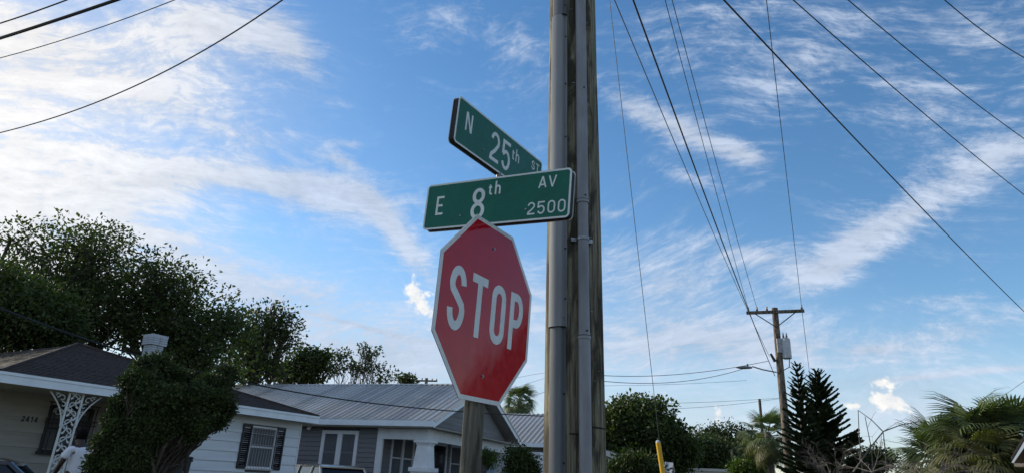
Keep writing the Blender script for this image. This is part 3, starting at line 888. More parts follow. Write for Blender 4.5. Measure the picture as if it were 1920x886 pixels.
# hip roof as courses of shingles
RS = .395; half = HL / 2; zr = EZ + RS * half
def hip_face(quad, m, nm):
    """a stack of shingle courses lying up the slope; quad = eave a, eave b, top b, top a"""
    a, b, c, d = [Vector(q) for q in quad]
    n = int(((d - a).length + (c - b).length) / 2 / .16)
    nn = (b - a).cross(d - a).normalized()
    if nn.z < 0: nn = -nn
    mb = MB()
    for i in range(n):
        t0, t1 = i / n, (i + 1) / n
        p0, q0 = a.lerp(d, t0), b.lerp(c, t0); p1, q1 = a.lerp(d, t1), b.lerp(c, t1)
        L = (q0 - p0).length; k = max(1, int(L / .32)); 
        for j in range(k):
            s0, s1 = j / k, (j + 1) / k
            lift = nn * (.010 + rnd.uniform(0, .006))
            A_, B_ = p0.lerp(q0, s0) + lift, p0.lerp(q0, s1) + lift
            C_, D_ = p1.lerp(q1, s1), p1.lerp(q1, s0)
            mb.add([A_, B_, C_ + nn * .001, D_ + nn * .001, p0.lerp(q0, s0) - nn * .01, p0.lerp(q0, s1) - nn * .01], [(0, 1, 2, 3), (4, 5, 1, 0)])
    o = mb.build(nm, m, roof_parent); o['kind'] = 'stuff'
    return o
roof = MB()
e = .03
A0, B0, C0, D0 = (0, 0, EZ), (HL, 0, EZ), (HL, HD, EZ), (0, HD, EZ)
_q = on_plane(145, 645, HA.O, (HA.U - HA.V).normalized()) - HA.O
ta = _q.dot(HA.U); zr = _q.z; print('apex', ta, zr)
T0, T1 = (ta, ta, zr), (ta, HD - ta, zr)
roof.add([A0, B0, C0, D0, T0, T1], [(0, 1, 4), (1, 2, 5, 4), (2, 3, 5), (3, 0, 4, 5), (0, 3, 2, 1)])
roof_parent = roof.build('roof', 'shingle_brown', ha)
hip_face((A0, B0, T0, T0), 'shingle_brown', 'shingles')
hip_face((D0, A0, T0, T1), 'shingle_litter', 'shingles')['label'] = 'left roof slope with pale leaf litter'
hip_face((B0, C0, T1, T0), 'shingle_brown', 'shingles')
for a, b in ((A0, T0), (B0, T0)):
    MB().tube([Vector(a) + Vector((0, 0, .015)), Vector(b) + Vector((0, 0, .02))], .035, 5).build('hip_cap', 'shingle_brown', roof_parent)
# fascia: drip edge, board, and the same round the left side
for (a, b, c) in (((0, -.04, EZ - .055), (HL, .0, EZ - .001), 0), ((0, -.025, EZ - .20), (HL, .0, EZ - .058), 1)):
    MB().span(a, b).build('fascia' if c else 'drip_edge', 'fascia_white', ha)
MB().span((-.03, 0.002, EZ - .20), (-.0, HD, EZ - .002)).build('fascia', 'fascia_white', ha)
MB().span((HL, 0.002, EZ - .20), (HL + .03, HD, EZ - .002)).build('fascia', 'fascia_white', ha)
MB().span((.002, .002, EZ - .16), (HL - .002, HD, EZ - .12)).build('soffit', 'soffit', ha)
uW, zW = HA.atv(563, 800, OV)               # right corner of the white wing
uP = HA.atv(330, 860, OV)[0]                # where the wing starts, behind the shrub
PV = 2.1                                    # depth of the porch back wall
WT = EZ - .16
shell = MB()
shell.span((uP, OV, 0), (uW, HD - .5, WT)); shell.span((.35, PV, 0), (uP, HD - .5, WT))
shell.build('wall', 'grey_wall_dark', ha)
wu = [HA.atv(x, y, OV) for x, y in ((457, 795), (533, 803), (440, 870), (524, 877))]
print('wing', uP, uW, wu, 'HL', HL)
ws0 = (wu[0][0] + wu[2][0]) / 2; ws1 = (wu[1][0] + wu[3][0]) / 2
wz1 = (wu[0][1] + wu[1][1]) / 2; wz0 = wu[3][1] - .02
sw = (ws1 - ws0) * .205
boards_v(ha, 'white_siding', uP - .02, uW, .15, WT, OV, .235, holes=[(ws0 + sw, ws1 - sw, wz0, wz1)])
MB().span((uW - .0, OV - .03, .1), (uW + .035, OV + .09, WT)).build('corner_board', 'white_paint', ha)
fo = window_v(ha, ws0 + sw, ws1 - sw, wz0, wz1, OV, fw=.045, pro=.03)
fo['label'] = 'barred window between black shutters'
for a, b in ((ws0, ws0 + sw), (ws1 - sw, ws1)):
    sh = MB(); sh.span((a, OV - .055, wz0 - .03), (a + .045, OV - .02, wz1 + .03)); sh.span((b - .045, OV - .055, wz0 - .03), (b, OV - .02, wz1 + .03))
    sh.span((a + .045, OV - .054, wz1 - .05), (b - .045, OV - .021, wz1 + .029)); sh.span((a + .045, OV - .054, wz0 - .029), (b - .045, OV - .021, wz0 + .05))
    sh = sh.build('shutter', 'shutter_black', ha)
    lv = MB().box((0, 0, 0), (b - a - .09, .008, .045), M=Matrix.Rotation(radians(35), 3, 'X')).mesh('louvre', 'shutter_black')
    for k in range(int((wz1 - wz0 - .1) / .05)):
        put('louvre', lv, sh, loc=((a + b) / 2, OV - .036, wz0 + .075 + k * .05))
a, b = ws0 + sw, ws1 - sw
bars = MB()
for k in range(10):
    u = a + .02 + (b - a - .04) * k / 9; bars.tube([(u, OV - .10, wz0 - .04), (u, OV - .10, wz1 - .06)], .0065, 5)
for z in (wz0 - .03, (wz0 + wz1) / 2 + .05, wz1 - .07, wz1 - .20):
    bars.tube([(a - .05, OV - .10, z), (b + .05, OV - .10, z)], .0075, 5)
for k in range(10):
    u = a + .02 + (b - a - .04) * (k + .5) / 10
    bars.tube([(u - .03, OV - .10, wz1 - .20), (u - .02, OV - .10, wz1 - .13), (u, OV - .10, wz1 - .10), (u + .02, OV - .10, wz1 - .13), (u + .03, OV - .10, wz1 - .20)], .004, 4)
bars.build('window_bars', 'bar_grey', ha)['label'] = 'pale iron window bars'
# porch back wall with cream boards, window and number
pw = [HA.atv(x, y, PV) for x, y in ((98, 752), (178, 772), (68, 842), (150, 852))]
print('porch window', pw)
q0, q1 = (pw[0][0] + pw[2][0]) / 2, (pw[1][0] + pw[3][0]) / 2; qz1, qz0 = (pw[0][1] + pw[1][1]) / 2, (pw[2][1] + pw[3][1]) / 2
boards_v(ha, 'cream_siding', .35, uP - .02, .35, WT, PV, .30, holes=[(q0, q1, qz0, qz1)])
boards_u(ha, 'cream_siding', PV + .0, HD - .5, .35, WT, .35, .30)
nb = HA.atv(42, 778, PV - .02); ne = HA.atv(73, 790, PV - .02)
dh = .115; dwid = (ne[0] - nb[0]) / 4.3
plate = MB().span((nb[0] - .01, PV - .024, nb[1] - dh - .02), (nb[0] + dwid * 4.35, PV - .019, nb[1] + .02)).build('number_board', 'cream_siding', ha)
for i, ch in enumerate('2414'):
    mb = MB()
    for k, path in enumerate(glyph(ch, .20, .55)):
        ribbon(mb, path, .20, lambda a_, b_, t, k=k: (nb[0] + i * dwid + a_ * dh, PV - .025 - k * .0003 - t, nb[1] - dh + b_ * dh), .004)
    mb.build('digit', 'black_iron', plate)
fo = window_v(ha, q0, q1, qz0, qz1, PV, fr='shutter_black', fw=.06)
fo['label'] = 'dark porch window behind black iron bars'
bars = MB(); 
for k in range(9):
    u = q0 - .03 + (q1 - q0 + .06) * k / 8; bars.tube([(u, PV - .12, qz0 - .05), (u, PV - .12, qz1 + .06)], .012, 5)
for z in (qz0 - .05, qz0 + (qz1 - qz0) * .62, qz0 + (qz1 - qz0) * .70, qz1 + .05): bars.tube([(q0 - .08, PV - .12, z), (q1 + .08, PV - .12, z)], .012, 5)
bars.build('window_bars', 'black_iron', ha)
scr = MB(); um = (q0 + q1) / 2 - .1; zt_ = qz0 + (qz1 - qz0) * .84
for sx in (-.24, 0, .24):
    for sg in (-1, 1):
        scr.tube([(um + sx + sg * .10 * (1 - .8 * t) * cos(t * 5), PV - .14, zt_ + .14 * (1 - .8 * t) * sin(t * 5)) for t in np.linspace(0, 1, 9)], .009, 4)
scr.build('scroll_work', 'iron_white', ha)
MB().span((0.1, .25, .0), (uP, PV, .35)).build('porch_floor', 'concrete', ha)
# ornate cast column under the fascia
cv = .14
ct, cb = HA.atv(143, 742, cv), HA.atv(108, 886, cv)
cu = ct[0]; CW = .26
colm = MB()
for s_ in (-1, 1): colm.span((cu + s_ * CW / 2 - .016, cv - .016, .35), (cu + s_ * CW / 2 + .016, cv + .016, EZ - .2))
for z in (.40, .95, 1.0, 2.88): colm.span((cu - CW / 2 + .016, cv - .010, z), (cu + CW / 2 - .016, cv + .010, z + .02))
colm = colm.build('porch_column', 'iron_white', ha)
colm['label'] = 'white cast-iron column with scroll work and flared brackets'
def scroll(cu_, cz, r, sg=1, a0=0.0, m=None, rad=.011):
    return [(cu_ + sg * r * (1 - .72 * t) * cos(a0 + 4.6 * t), cv, cz + r * (1 - .72 * t) * sin(a0 + 4.6 * t)) for t in np.linspace(0, 1, 11)]
sm = MB()
z = .50; k = 0
while z < 2.85:
    s_ = 1 if k % 2 else -1
    sm.tube(scroll(cu - s_ * .035, z, .085, s_, 0), .013, 4); sm.tube(scroll(cu + s_ * .045, z + .10, .062, -s_, 2.5), .012, 4)
    sm.tube([(cu - s_ * .115, cv, z - .06), (cu - s_ * .02, cv, z + .01), (cu + s_ * .115, cv, z + .13)], .013, 4)
    sm.box((cu + s_ * .07, cv, z - .02), (.05, .012, .035), M=Matrix.Rotation(.6 * s_, 3, 'Y'))
    z += .165; k += 1
sm.build('scroll_work', 'iron_white', colm)
br = MB()
for s_ in (-1, 1):
    br.tube([(cu + s_ * (CW / 2 + .02 + .34 * t ** 2), cv, EZ - .85 + .62 * t) for t in np.linspace(0, 1, 8)], .015, 4)
    for (du, dz, r) in ((.07, -.42, .06), (.12, -.30, .07), (.20, -.26, .055), (.055, -.56, .04), (.24, -.235, .03)):
        br.tube(scroll(cu + s_ * (CW / 2 + du), EZ + dz - .03, r, s_, 1.0), .011, 4)
br.build('bracket', 'iron_white', colm)
# ornate railing seen under the shrub
r0, rz1 = HA.atv(225, 872, cv); r1, _ = HA.atv(322, 862, cv)
rt_ = HA.atv(275, 861, cv)[1]
rail = MB(); rail.span((r0 - 1.2, cv - .02, rt_ - .02), (r1, cv + .02, rt_ + .012)); rail.span((r0 - 1.2, cv - .015, .45), (r1, cv + .015, .48))
rail = rail.build('railing', 'iron_white', ha)
u = r0 - 1.2; pal = MB().span((-.010, cv - .008, .48), (.010, cv + .008, rt_ - .02)).mesh('baluster', 'iron_white')
i = 0
while u < r1:
    if i % 7 < 4: put('baluster', pal, rail, loc=(u, 0, 0)); u += .105
    else:
        if i % 7 == 4:
            pan = MB()
            for q in range(5):
                pan.tube(scroll(u + .10, .58 + q * .17, .075, 1 if q % 2 else -1, .5), .012, 4); pan.tube(scroll(u + .16, .62 + q * .17, .06, -1 if q % 2 else 1, 2.5), .012, 4)
            pan.build('scroll_panel', 'iron_white', rail)
        u += .09
    i += 1
# chimney of white painted brick
cpx = at_d(288, 650, HA.O.length + 6.5) - HA.O
c_u, c_v = cpx.dot(HA.U), cpx.dot(HA.V)
def cz_(y): 
    p = at_d(288, y, HA.O.length + 6.5); return p.z
ctop, cbot = cz_(629), cz_(690) - .6
ps = (at_d(307, 650, HA.O.length + 6.5) - at_d(269, 650, HA.O.length + 6.5)).length
ps *= .92
chim = MB().span((c_u - ps * .36, c_v - ps * .36, cbot), (c_u + ps * .36, c_v + ps * .36, ctop - .03)).build('chimney', 'mortar', ha)
bl = .215; bh = .065
brick = {}
def brick_me(L):
    if L not in brick: brick[L] = MB().bbox((0, 0, 0), (L, .02, bh - .008), .003).mesh('brick', 'brick_white')
    return brick[L]
z = cbot + .04; row = 0; W_ = ps * .36
while z < ctop - .03:
    out = .012 + (.05 if z > ctop - .30 else 0)
    for side in range(4):
        ang = side * pi / 2; L = 2 * (W_ + out); n = max(2, round(L / bl)); wl_ = L / n
        for k in range(n):
            x = -L / 2 + wl_ * (k + .5) + (wl_ * .25 if row % 2 else -wl_ * .25) * (0 if k in (0, n - 1) else 1)
            p = Matrix.Rotation(ang, 4, 'Z') @ Matrix.Translation((x, -(W_ + out), 0))
            if side in (0, 3): put('brick', brick_me(round(wl_ - .012, 3)), chim, Matrix.Translation((c_u, c_v, z)) @ p)
            else: put('brick', brick_me(round(wl_ - .012, 3)), chim, Matrix.Translation((c_u, c_v, z)) @ p)
    z += bh; row += 1
MB().span((c_u - W_ - .07, c_v - W_ - .07, ctop - .03), (c_u + W_ + .07, c_v + W_ + .07, ctop + .02)).build('chimney_cap', 'brick_white', chim)
# things on the porch
bn = HA.atv(75, 848, 1.3)
bench = thing('porch_bench', 'dark bench standing on the porch under the barred window', 'bench', HA.O + HA.U * bn[0] + HA.V * 1.35 + Vector((0, 0, .35)), HA.rz)
MB().bbox((0, 0, .42), (1.5, .5, .08), .02).build('seat', 'window_dark', bench)
MB().bbox((0, .24, .72), (1.5, .06, .5), .02).build('backrest', 'window_dark', bench)
for sx in (-.68, .68):
    for sy in (-.2, .2): MB().span((sx - .03, sy - .03, 0), (sx + .03, sy + .03, .38)).build('leg', 'window_dark', bench)
tp_ = HA.atv(325, 856, cv - .45)
binp = HA.O + HA.U * tp_[0] + HA.V * (cv - .45)
bint = thing('wheeled_bin', 'dark lidded bin standing between the porch railing and the white wing', 'bin', binp, HA.rz)
mb = MB(); zt2 = max(1.0, tp_[1])
mb.loft([[Vector((x_ * w, y_ * w, z)) for x_, y_ in ((-1, -1), (1, -1), (1, 1), (-1, 1))] for w, z in ((.20, .06), (.27, zt2 - .08), (.29, zt2 - .07), (.29, zt2 - .03))])
mb.build('bin_body', 'plastic_bin', bint)
MB().bbox((0, .0, zt2), (.60, .62, .06), .025).build('lid', 'plastic_bin', bint)
for s_ in (-.2, .2): MB().tube([(s_ - .03, .25, .1), (s_ + .03, .25, .1)], .1, 12).build('wheel', 'rubber', bint)

# ------------------------------------------------------------------ grey house with the ribbed metal roof
GO = UV(19.95, 9.65)
HG = House(GO, TH)
hg = HG.thing('metal_roofed_house', 'grey clapboard house with ribbed metal gable roof and white porch columns', 'house')
GW, GZ, GR = 8.9, 3.38, 5.22; GD = 15.0
gs = (GR - GZ) / (GW / 2)
sl = Vector((GW / 2, 0, GR - GZ)); SLN = sl.length
slab = MB()
slab.add([(0, 0, GZ - .05), (GW / 2, 0, GR - .05), (GW, 0, GZ - .05), (0, GD, GZ - .05), (GW / 2, GD, GR - .05), (GW, GD, GZ - .05),
          (0, 0, GZ - .01), (GW / 2, 0, GR - .01), (GW, 0, GZ - .01), (0, GD, GZ - .01), (GW / 2, GD, GR - .01), (GW, GD, GZ - .01)],
         [(0, 3, 4, 1), (1, 4, 5, 2), (6, 7, 10, 9), (7, 8, 11, 10), (0, 1, 7, 6), (1, 2, 8, 7), (3, 9, 10, 4), (4, 10, 11, 5), (0, 6, 9, 3), (2, 5, 11, 8)])
groof = slab.build('roof', 'metal_roof', hg)
def panel_mesh(L, w, m='metal_roof'):
    prof = [(0, 0), (.008, .040), (.034, .040), (.042, 0), (w * .52, 0), (w * .54, .006), (w * .58, .006), (w * .60, 0), (w, 0)]
    mb = MB(); mb.loft([[Vector((0, a, b)) for a, b in prof], [Vector((L, a, b)) for a, b in prof]], False, False)
    return mb.mesh('roof_panel', m)
PWD = .235; pm = panel_mesh(SLN, PWD); pm2 = panel_mesh(SLN, PWD, 'metal_roof_pale')
pms = [pm, pm, panel_mesh(SLN, PWD, 'metal_roof_rib'), pm2]
Ma = Matrix.Rotation(-atan(gs), 4, 'Y')
Mb = Matrix.Translation((GW, 0, GZ)) @ Matrix.Rotation(pi, 4, 'Z') @ Matrix.Rotation(-atan(gs), 4, 'Y')
n = int(GD / PWD)
for k in range(n):
    put('roof_panel', rnd.choice(pms) if not 28 < k < 40 else pm2, groof, Matrix.Translation((0, k * PWD, GZ)) @ Ma)
    put('roof_panel', pm, groof, Matrix.Translation((GW, (k + 1) * PWD, GZ)) @ Matrix.Rotation(pi, 4, 'Z') @ Ma)
rc = MB(); rc.add([(GW / 2 - .16, -.02, GR - .045), (GW / 2, -.02, GR + .035), (GW / 2 + .16, -.02, GR - .045), (GW / 2 - .16, GD, GR - .045), (GW / 2, GD, GR + .035), (GW / 2 + .16, GD, GR - .045)], [(0, 3, 4, 1), (1, 4, 5, 2), (0, 1, 2)])
rc.build('ridge_cap', 'metal_roof', groof)
# fascia and rakes
MB().span((-.03, 0.0, GZ - .17), (-.002, GD, GZ + .01)).build('fascia', 'fascia_white', hg)
MB().span((GW + .002, 0, GZ - .17), (GW + .03, GD, GZ + .01)).build('fascia', 'fascia_white', hg)
for s_ in (0, 1):
    a = Vector((-.03 if s_ == 0 else GW + .03, 0, GZ - .012 * 1)); b = Vector((GW / 2, 0, GR + .0))
    mb = MB(); mb.prism([a, b, b - Vector((0, 0, .19)), a - Vector((0, 0, .19))], (0, -.03, 0)); mb.build('rake_board', 'fascia_white', hg)
    mb = MB(); mb.prism([a + Vector((0, -.031, .03)), b + Vector((0, -.031, .03)), b - Vector((0, .031, .02)), a - Vector((0, .031, .02))], (0, -.03, 0)); mb.build('rake_trim', 'metal_roof_pale', hg)
BW = GZ - .19                               # wall top
PVI, PUI = .45, .5                          # wall plane offsets under the eaves
# main body
vC = HG.atu(706, 850, PUI)[0]
PD = HG.atv(735, 860, 2.2)
rec = vC - .1                               # porch back wall
print('grey house: corner board v', vC)
body = MB(); body.span((PUI, rec, 0), (GW - .5, GD - .5, BW)); body.build('wall', 'grey_wall_dark', hg)
MB().span((.03, .0, BW - .02), (GW - .03, GD, BW + .02)).build('soffit', 'soffit', hg)
MB().span((PUI, PVI, .0), (GW - .5, rec, .5)).build('porch_floor', 'concrete', hg)
wv = [HG.atu(x, y, PUI) for x, y in ((606, 806), (675, 806), (598, 868), (666, 870))]
print('pair window', wv)
v0w, v1w = (wv[1][0] + wv[3][0]) / 2, (wv[0][0] + wv[2][0]) / 2; wz1 = wv[0][1] * .5 + wv[1][1] * .5; wz0 = wz1 - 1.45
boards_u(hg, 'grey_siding', rec + .12, GD - .5, .5, BW, PUI, .155, holes=[(v0w, v1w, wz0, wz1)])
wfo = window_u(hg, v0w, v1w, wz0, wz1, PUI, fw=.12, railm='grey_siding')
MB().span((PUI - .04, rec - .10, .4), (PUI + .06, rec + .12, BW)).build('corner_board', 'white_paint', hg)
# porch back wall: boards, windows and door
bu = lambda x, y: HG.atv(x, y, rec)
w1a, w1b = bu(735, 815), bu(757, 815); w2b = bu(778, 815)
print('porch windows', w1a, w1b, w2b)
zt3 = w1a[1] + .02; zb3 = zt3 - 1.5
dA, dB = bu(810, 832), bu(838, 832); eA, eB, eC = bu(845, 826), bu(866, 826), bu(884, 826)
hol = [(w1a[0], w2b[0], zb3, zt3), (dA[0], dB[0], .5, zt3), (eA[0], eC[0], zb3, zt3)]
print('door', dA, dB, eA, eC)
boards_v(hg, 'grey_siding', PUI + .12, GW - .5, .5, BW, rec, .155, holes=hol)
window_v(hg, w1a[0], w2b[0], zb3, zt3, rec, fw=.10, two=True)
window_v(hg, eA[0], eC[0], zb3, zt3, rec, fw=.10, two=True)
dr = MB(); a, b = dA[0], dB[0]
dr.span((a, rec - .05, .5), (a + .1, rec + .03, zt3)); dr.span((b - .1, rec - .05, .5), (b, rec + .03, zt3)); dr.span((a + .1, rec - .048, zt3 - .12), (b - .1, rec + .03, zt3))
dr = dr.build('door', 'white_paint', hg)
MB().span((a + .1, rec, .5), (b - .1, rec + .02, zt3 - .12)).build('door_leaf', 'window_glass', dr)
MB().span((a + .1, rec - .02, 1.4), (b - .1, rec - .001, 1.5)).build('door_rail', 'white_paint', dr)
MB().tube([(b - .16, rec - .02, 1.45), (b - .16, rec - .07, 1.45)], .03, 8).build('handle', 'chrome', dr)
# beams over the porch openings
bz0, bz1 = BW - .37, BW - .03
MB().span((PUI - .03, PVI, bz0), (PUI + .12, rec - .1, bz1)).build('beam', 'white_paint', hg)
MB().span((PUI - .035, PVI - .03, bz0 - .012), (GW - .5, PVI + .12, bz1 + .008)).build('beam', 'white_paint', hg)
MB().span((GW - .62, PVI + .12, bz0), (GW - .5, rec, bz1)).build('beam', 'white_paint', hg)
# gable siding above the front beam: courses that shorten towards the ridge
tri = MB(); zt4 = GR - .20
tri.prism([(.35, PVI + .02, bz1), (GW - .35, PVI + .02, bz1), (GW / 2, PVI + .02, zt4)], (0, .05, 0)); tri.build('gable_wall', 'grey_wall_dark', hg)
z = bz1
while z < zt4 - .2:
    f_ = (z - bz1) / (zt4 - bz1); a = .35 + (GW / 2 - .35) * f_; f2 = (z + .155 - bz1) / (zt4 - bz1); a2 = .35 + (GW / 2 - .35) * f2
    mb = MB(); y0_ = PVI + .02
    mb.add([(a, y0_ - .018, z), (GW - a, y0_ - .018, z), (GW - a2, y0_ - .004, z + .155), (a2, y0_ - .004, z + .155), (a, y0_, z), (GW - a, y0_, z)], [(0, 1, 2, 3), (4, 5, 1, 0)])
    mb.build('clapboard', 'grey_siding', hg); z += .155
# tapered columns on piers
def porch_column(u, v, parent=hg):
    t = MB()
    def blk(s0, s1, z0, z1): t.loft([[Vector((u + x_ * s / 2, v + y_ * s / 2, z)) for x_, y_ in ((-1, -1), (1, -1), (1, 1), (-1, 1))] for s, z in ((s0, z0), (s1, z1))])
    z1 = bz0 - .015
    blk(.54, .42, 1.95, z1 - .14)
    t = t.build('porch_column', 'white_paint', parent)
    def sub(nm, s0, s1, z0, z1): 
        m = MB(); m.loft([[Vector((u + x_ * s / 2, v + y_ * s / 2, z)) for x_, y_ in ((-1, -1), (1, -1), (1, 1), (-1, 1))] for s, z in ((s0, z0), (s1, z1))]); m.build(nm, 'white_paint', t)
    sub('capital', .48, .48, z1 - .14, z1 - .08); sub('capital', .60, .60, z1 - .079, z1)
    sub('pier_cap', .74, .74, 1.82, 1.95); sub('pier', .64, .64, 0, 1.819)
porch_column(PUI + .12, PVI + .10); porch_column(GW - .70, PVI + .10)
porch_column(GW * .5 + 1.0, PVI + .10) if False else None
MB().tube([(1.2, PVI - .04, bz1 - .02), (1.2, PVI - .04, bz1 + .02)], .01, 5).build('hook', 'black_iron', hg)
sp = HG.atu(581, 798, PUI - .1)
MB().tube([(PUI - .02, sp[0], sp[1]), (PUI - .12, sp[0], sp[1] - .03), (PUI - .18, sp[0] - .02, sp[1] - .08)], [.05, .05, .07], 8).build('flood_light', 'white_paint', hg)

# rear house of the same metal roofing, right of the gable
RO = UV(30.1, 7.7); HR = House(RO, TH)
hr = HR.thing('rear_house', 'second ribbed metal roof with grey wall and white porch pier, right of the gable', 'house')
RW, RZ, RR, RD = 8.0, 3.38, 5.1, 10.0
sl2 = hypot(RW / 2, RR - RZ); ga = atan((RR - RZ) / (RW / 2))
mb = MB(); mb.prism([(0, 0, RZ - .05), (RW / 2, 0, RR - .05), (RW, 0, RZ - .05), (RW, 0, RZ - .01), (RW / 2, 0, RR - .01), (0, 0, RZ - .01)], (0, RD, 0))
rroof = mb.build('roof', 'metal_roof', hr)
pm3 = panel_mesh(sl2, .25)
for k in range(int(RD / .25)):
    put('roof_panel', pm3, rroof, Matrix.Translation((0, k * .25, RZ)) @ Matrix.Rotation(-ga, 4, 'Y'))
    put('roof_panel', pm3, rroof, Matrix.Translation((RW, (k + 1) * .25, RZ)) @ Matrix.Rotation(pi, 4, 'Z') @ Matrix.Rotation(-ga, 4, 'Y'))
MB().span((-.03, 0, RZ - .17), (-.002, RD, RZ + .01)).build('fascia', 'fascia_white', hr)
MB().span((.5, .5, 0), (RW - .5, RD, RZ - .19)).build('wall', 'grey_wall_dark', hr)
boards_u(hr, 'grey_siding', .5, RD, .5, RZ - .2, .5, .155)
boards_v(hr, 'grey_siding', .5, RW - .5, .5, RZ - .2, .5, .155)
for s_ in (0, 1):
    a = Vector((-.03 if s_ == 0 else RW + .03, 0, RZ)); b = Vector((RW / 2, 0, RR))
    MB().prism([a, b, b - Vector((0, 0, .19)), a - Vector((0, 0, .19))], (0, -.03, 0)).build('rake_board', 'fascia_white', hr)
tri = MB().prism([(.35, .48, RZ - .19), (RW - .35, .48, RZ - .19), (RW / 2, .48, RR - .15)], (0, .05, 0)).build('gable_wall', 'grey_siding', hr)
pr_ = at_d(1004, 852, 27.5); pl = pr_ - RO
pier = MB().bbox((pl.dot(HR.U), pl.dot(HR.V), pr_.z / 2), (.5, .5, pr_.z), .01).build('porch_pier', 'white_paint', hr)
MB().bbox((pl.dot(HR.U), pl.dot(HR.V), pr_.z + .05), (.62, .62, .10), .01).build('pier_cap', 'white_paint', pier)

# ------------------------------------------------------------------ vehicles
def car(name, label, cat, loc, rz, paint, L, Wd, Hh, rail_col=None, suv=True):
    t = thing(name, label, cat, loc, rz)
    w = Wd / 2; bz = .62 * Hh if suv else .60 * Hh
    # lower body lofted along its length
    xs = [-L/2, -L/2 + .08, -L/2 + .5, -.25 * L, 0, .18 * L, .26 * L, L/2 - .35, L/2 - .08, L/2]
    top = [bz * .80, bz * .95, bz, bz, bz, bz * .985, bz * .94, bz * .84, bz * .72, bz * .60]
    ww = [w * .86, w * .95, w, w, w, w, w * .99, w * .95, w * .86, w * .78]
    rings = []
    for x, tp__, wd in zip(xs, top, ww):
        rings.append([Vector((x, y, z)) for y, z in ((-wd * .92, .22), (wd * .92, .22), (wd, .38), (wd * .99, tp__ - .14), (wd * .93, tp__ - .03), (wd * .80, tp__), (-wd * .80, tp__), (-wd * .93, tp__ - .03), (-wd * .99, tp__ - .14), (-wd, .38))])
    body = MB().loft(rings).build('body', paint, t, True)
    # cabin: glass block with pillars and roof skin
    if suv: cx = [-.455 * L, -.40 * L, .10 * L, .25 * L]
    else: cx = [-.36 * L, -.20 * L, .07 * L, .22 * L]
    rw = w * .74; bw = w * .90; rz_ = Hh - .04
    g_ = MB(); 
    g_.add([(cx[0], -bw, bz - .02), (cx[3], -bw, bz - .02), (cx[3], bw, bz - .02), (cx[0], bw, bz - .02), (cx[1], -rw, rz_), (cx[2], -rw, rz_), (cx[2], rw, rz_), (cx[1], rw, rz_)],
           [(0, 1, 5, 4), (1, 2, 6, 5), (2, 3, 7, 6), (3, 0, 4, 7), (4, 5, 6, 7), (0, 3, 2, 1)])
    g_.build('cabin_glass', 'window_glass', t)
    rf = MB(); rings = []
    for x, d in ((cx[1] - .10, .0), (cx[1] + .05, .045), ((cx[1] + cx[2]) / 2, .065), (cx[2] - .05, .045), (cx[2] + .10, -.005)):
        rings.append([Vector((x, y * rw, rz_ + z)) for y, z in ((-1.04, -.02), (-1.0, d * .5), (-.8, d), (0, d + .012), (.8, d), (1.0, d * .5), (1.04, -.02), (.95, -.035), (-.95, -.035))])
    rf.loft(rings).build('roof', paint, t, True)
    for s_ in (-1, 1):
        for (xa, xb) in ((cx[3] + .02, cx[2] + .03), (cx[0] - .01, cx[1] - .03), (-.02 * L, -.01 * L), (-.24 * L, -.235 * L)):
            MB().tube([(xa, s_ * (bw + .004), bz - .03), (xb, s_ * (rw + .008), rz_ - .01)], .038, 6).build('pillar', paint, t, True)
        for fx in (-.31 * L, .32 * L):
            wh = MB().tube([(fx, s_ * (w - .20), .34), (fx, s_ * (w + .01), .34)], .34, 20).build('wheel', 'rubber', t, True)
            MB().tube([(fx, s_ * (w + .002), .34), (fx, s_ * (w + .018), .34)], [.21, .19], 16).build('rim', 'chrome', wh)
        MB().bbox((cx[3] - .12, s_ * (w + .07), bz + .08), (.12, .18, .12), .03).build('mirror', paint, t)
        MB().bbox((L/2 - .13, s_ * w * .66, bz * .70), (.16, w * .42, .13), .03).build('headlight', 'lamp_glass', t)
        MB().bbox((-L/2 + .04, s_ * w * .80, bz * .78), (.08, w * .22, .26), .02).build('tail_light', 'stop_red', t)
        if rail_col: MB().tube([(cx[1] + .15, s_ * rw * .9, rz_ + .10), (cx[2] - .2, s_ * rw * .9, rz_ + .10)], .018, 6).build('roof_rail', rail_col, t)
    return t
sp_ = at_d(614, 869, 20.5)
suv_h = sp_.z
print('suv roof', suv_h)
car('parked_suv', 'beige suv with dark glass parked in front of the paired window of the grey house', 'suv', (sp_.x + .1, sp_.y + .6, suv_h - 1.60), radians(-52), 'suv_paint', 4.2, 1.78, 1.58)
sp2 = at_d(12, 860, 11.2); print('sedan roof', sp2.z)
car('parked_sedan', 'black sedan at the lower left edge in front of the porch', 'car', (sp2.x - .3, sp2.y, sp2.z - 1.42), radians(30), 'sedan_paint', 4.6, 1.8, 1.42, suv=False)

# ------------------------------------------------------------------ the person in the white T-shirt
def skin_mesh(verts, edges, radii, m, name, parent, levels=2):
    me = bpy.data.meshes.new(name); me.from_pydata([tuple(v) for v in verts], edges, [])
    ob = bpy.data.objects.new(name, me); COL.objects.link(ob)
    md = ob.modifiers.new('skin', 'SKIN'); md.use_smooth_shade = True
    for i, r in enumerate(radii):
        sv = me.skin_vertices[0].data[i]; sv.radius = r if isinstance(r, tuple) else (r, r); sv.use_root = (i == 0)
    sb = ob.modifiers.new('sub', 'SUBSURF'); sb.levels = sb.render_levels = levels
    bpy.context.view_layer.update()
    dg = bpy.context.evaluated_depsgraph_get()
    me2 = bpy.data.meshes.new_from_object(ob.evaluated_get(dg)); me2.name = name
    me2.materials.clear(); me2.materials.append(MATS[m])
    ob.modifiers.clear(); ob.data = me2
    ob.parent = parent
    return ob
head_p = at_d(151, 835, 14.4); gz = head_p.z - 1.475
print('person head', head_p, 'feet', gz)
per = thing('person', 'person in a white T-shirt standing before the lacy porch column, turned to the left', 'person', (head_p.x, head_p.y, gz), radians(150))
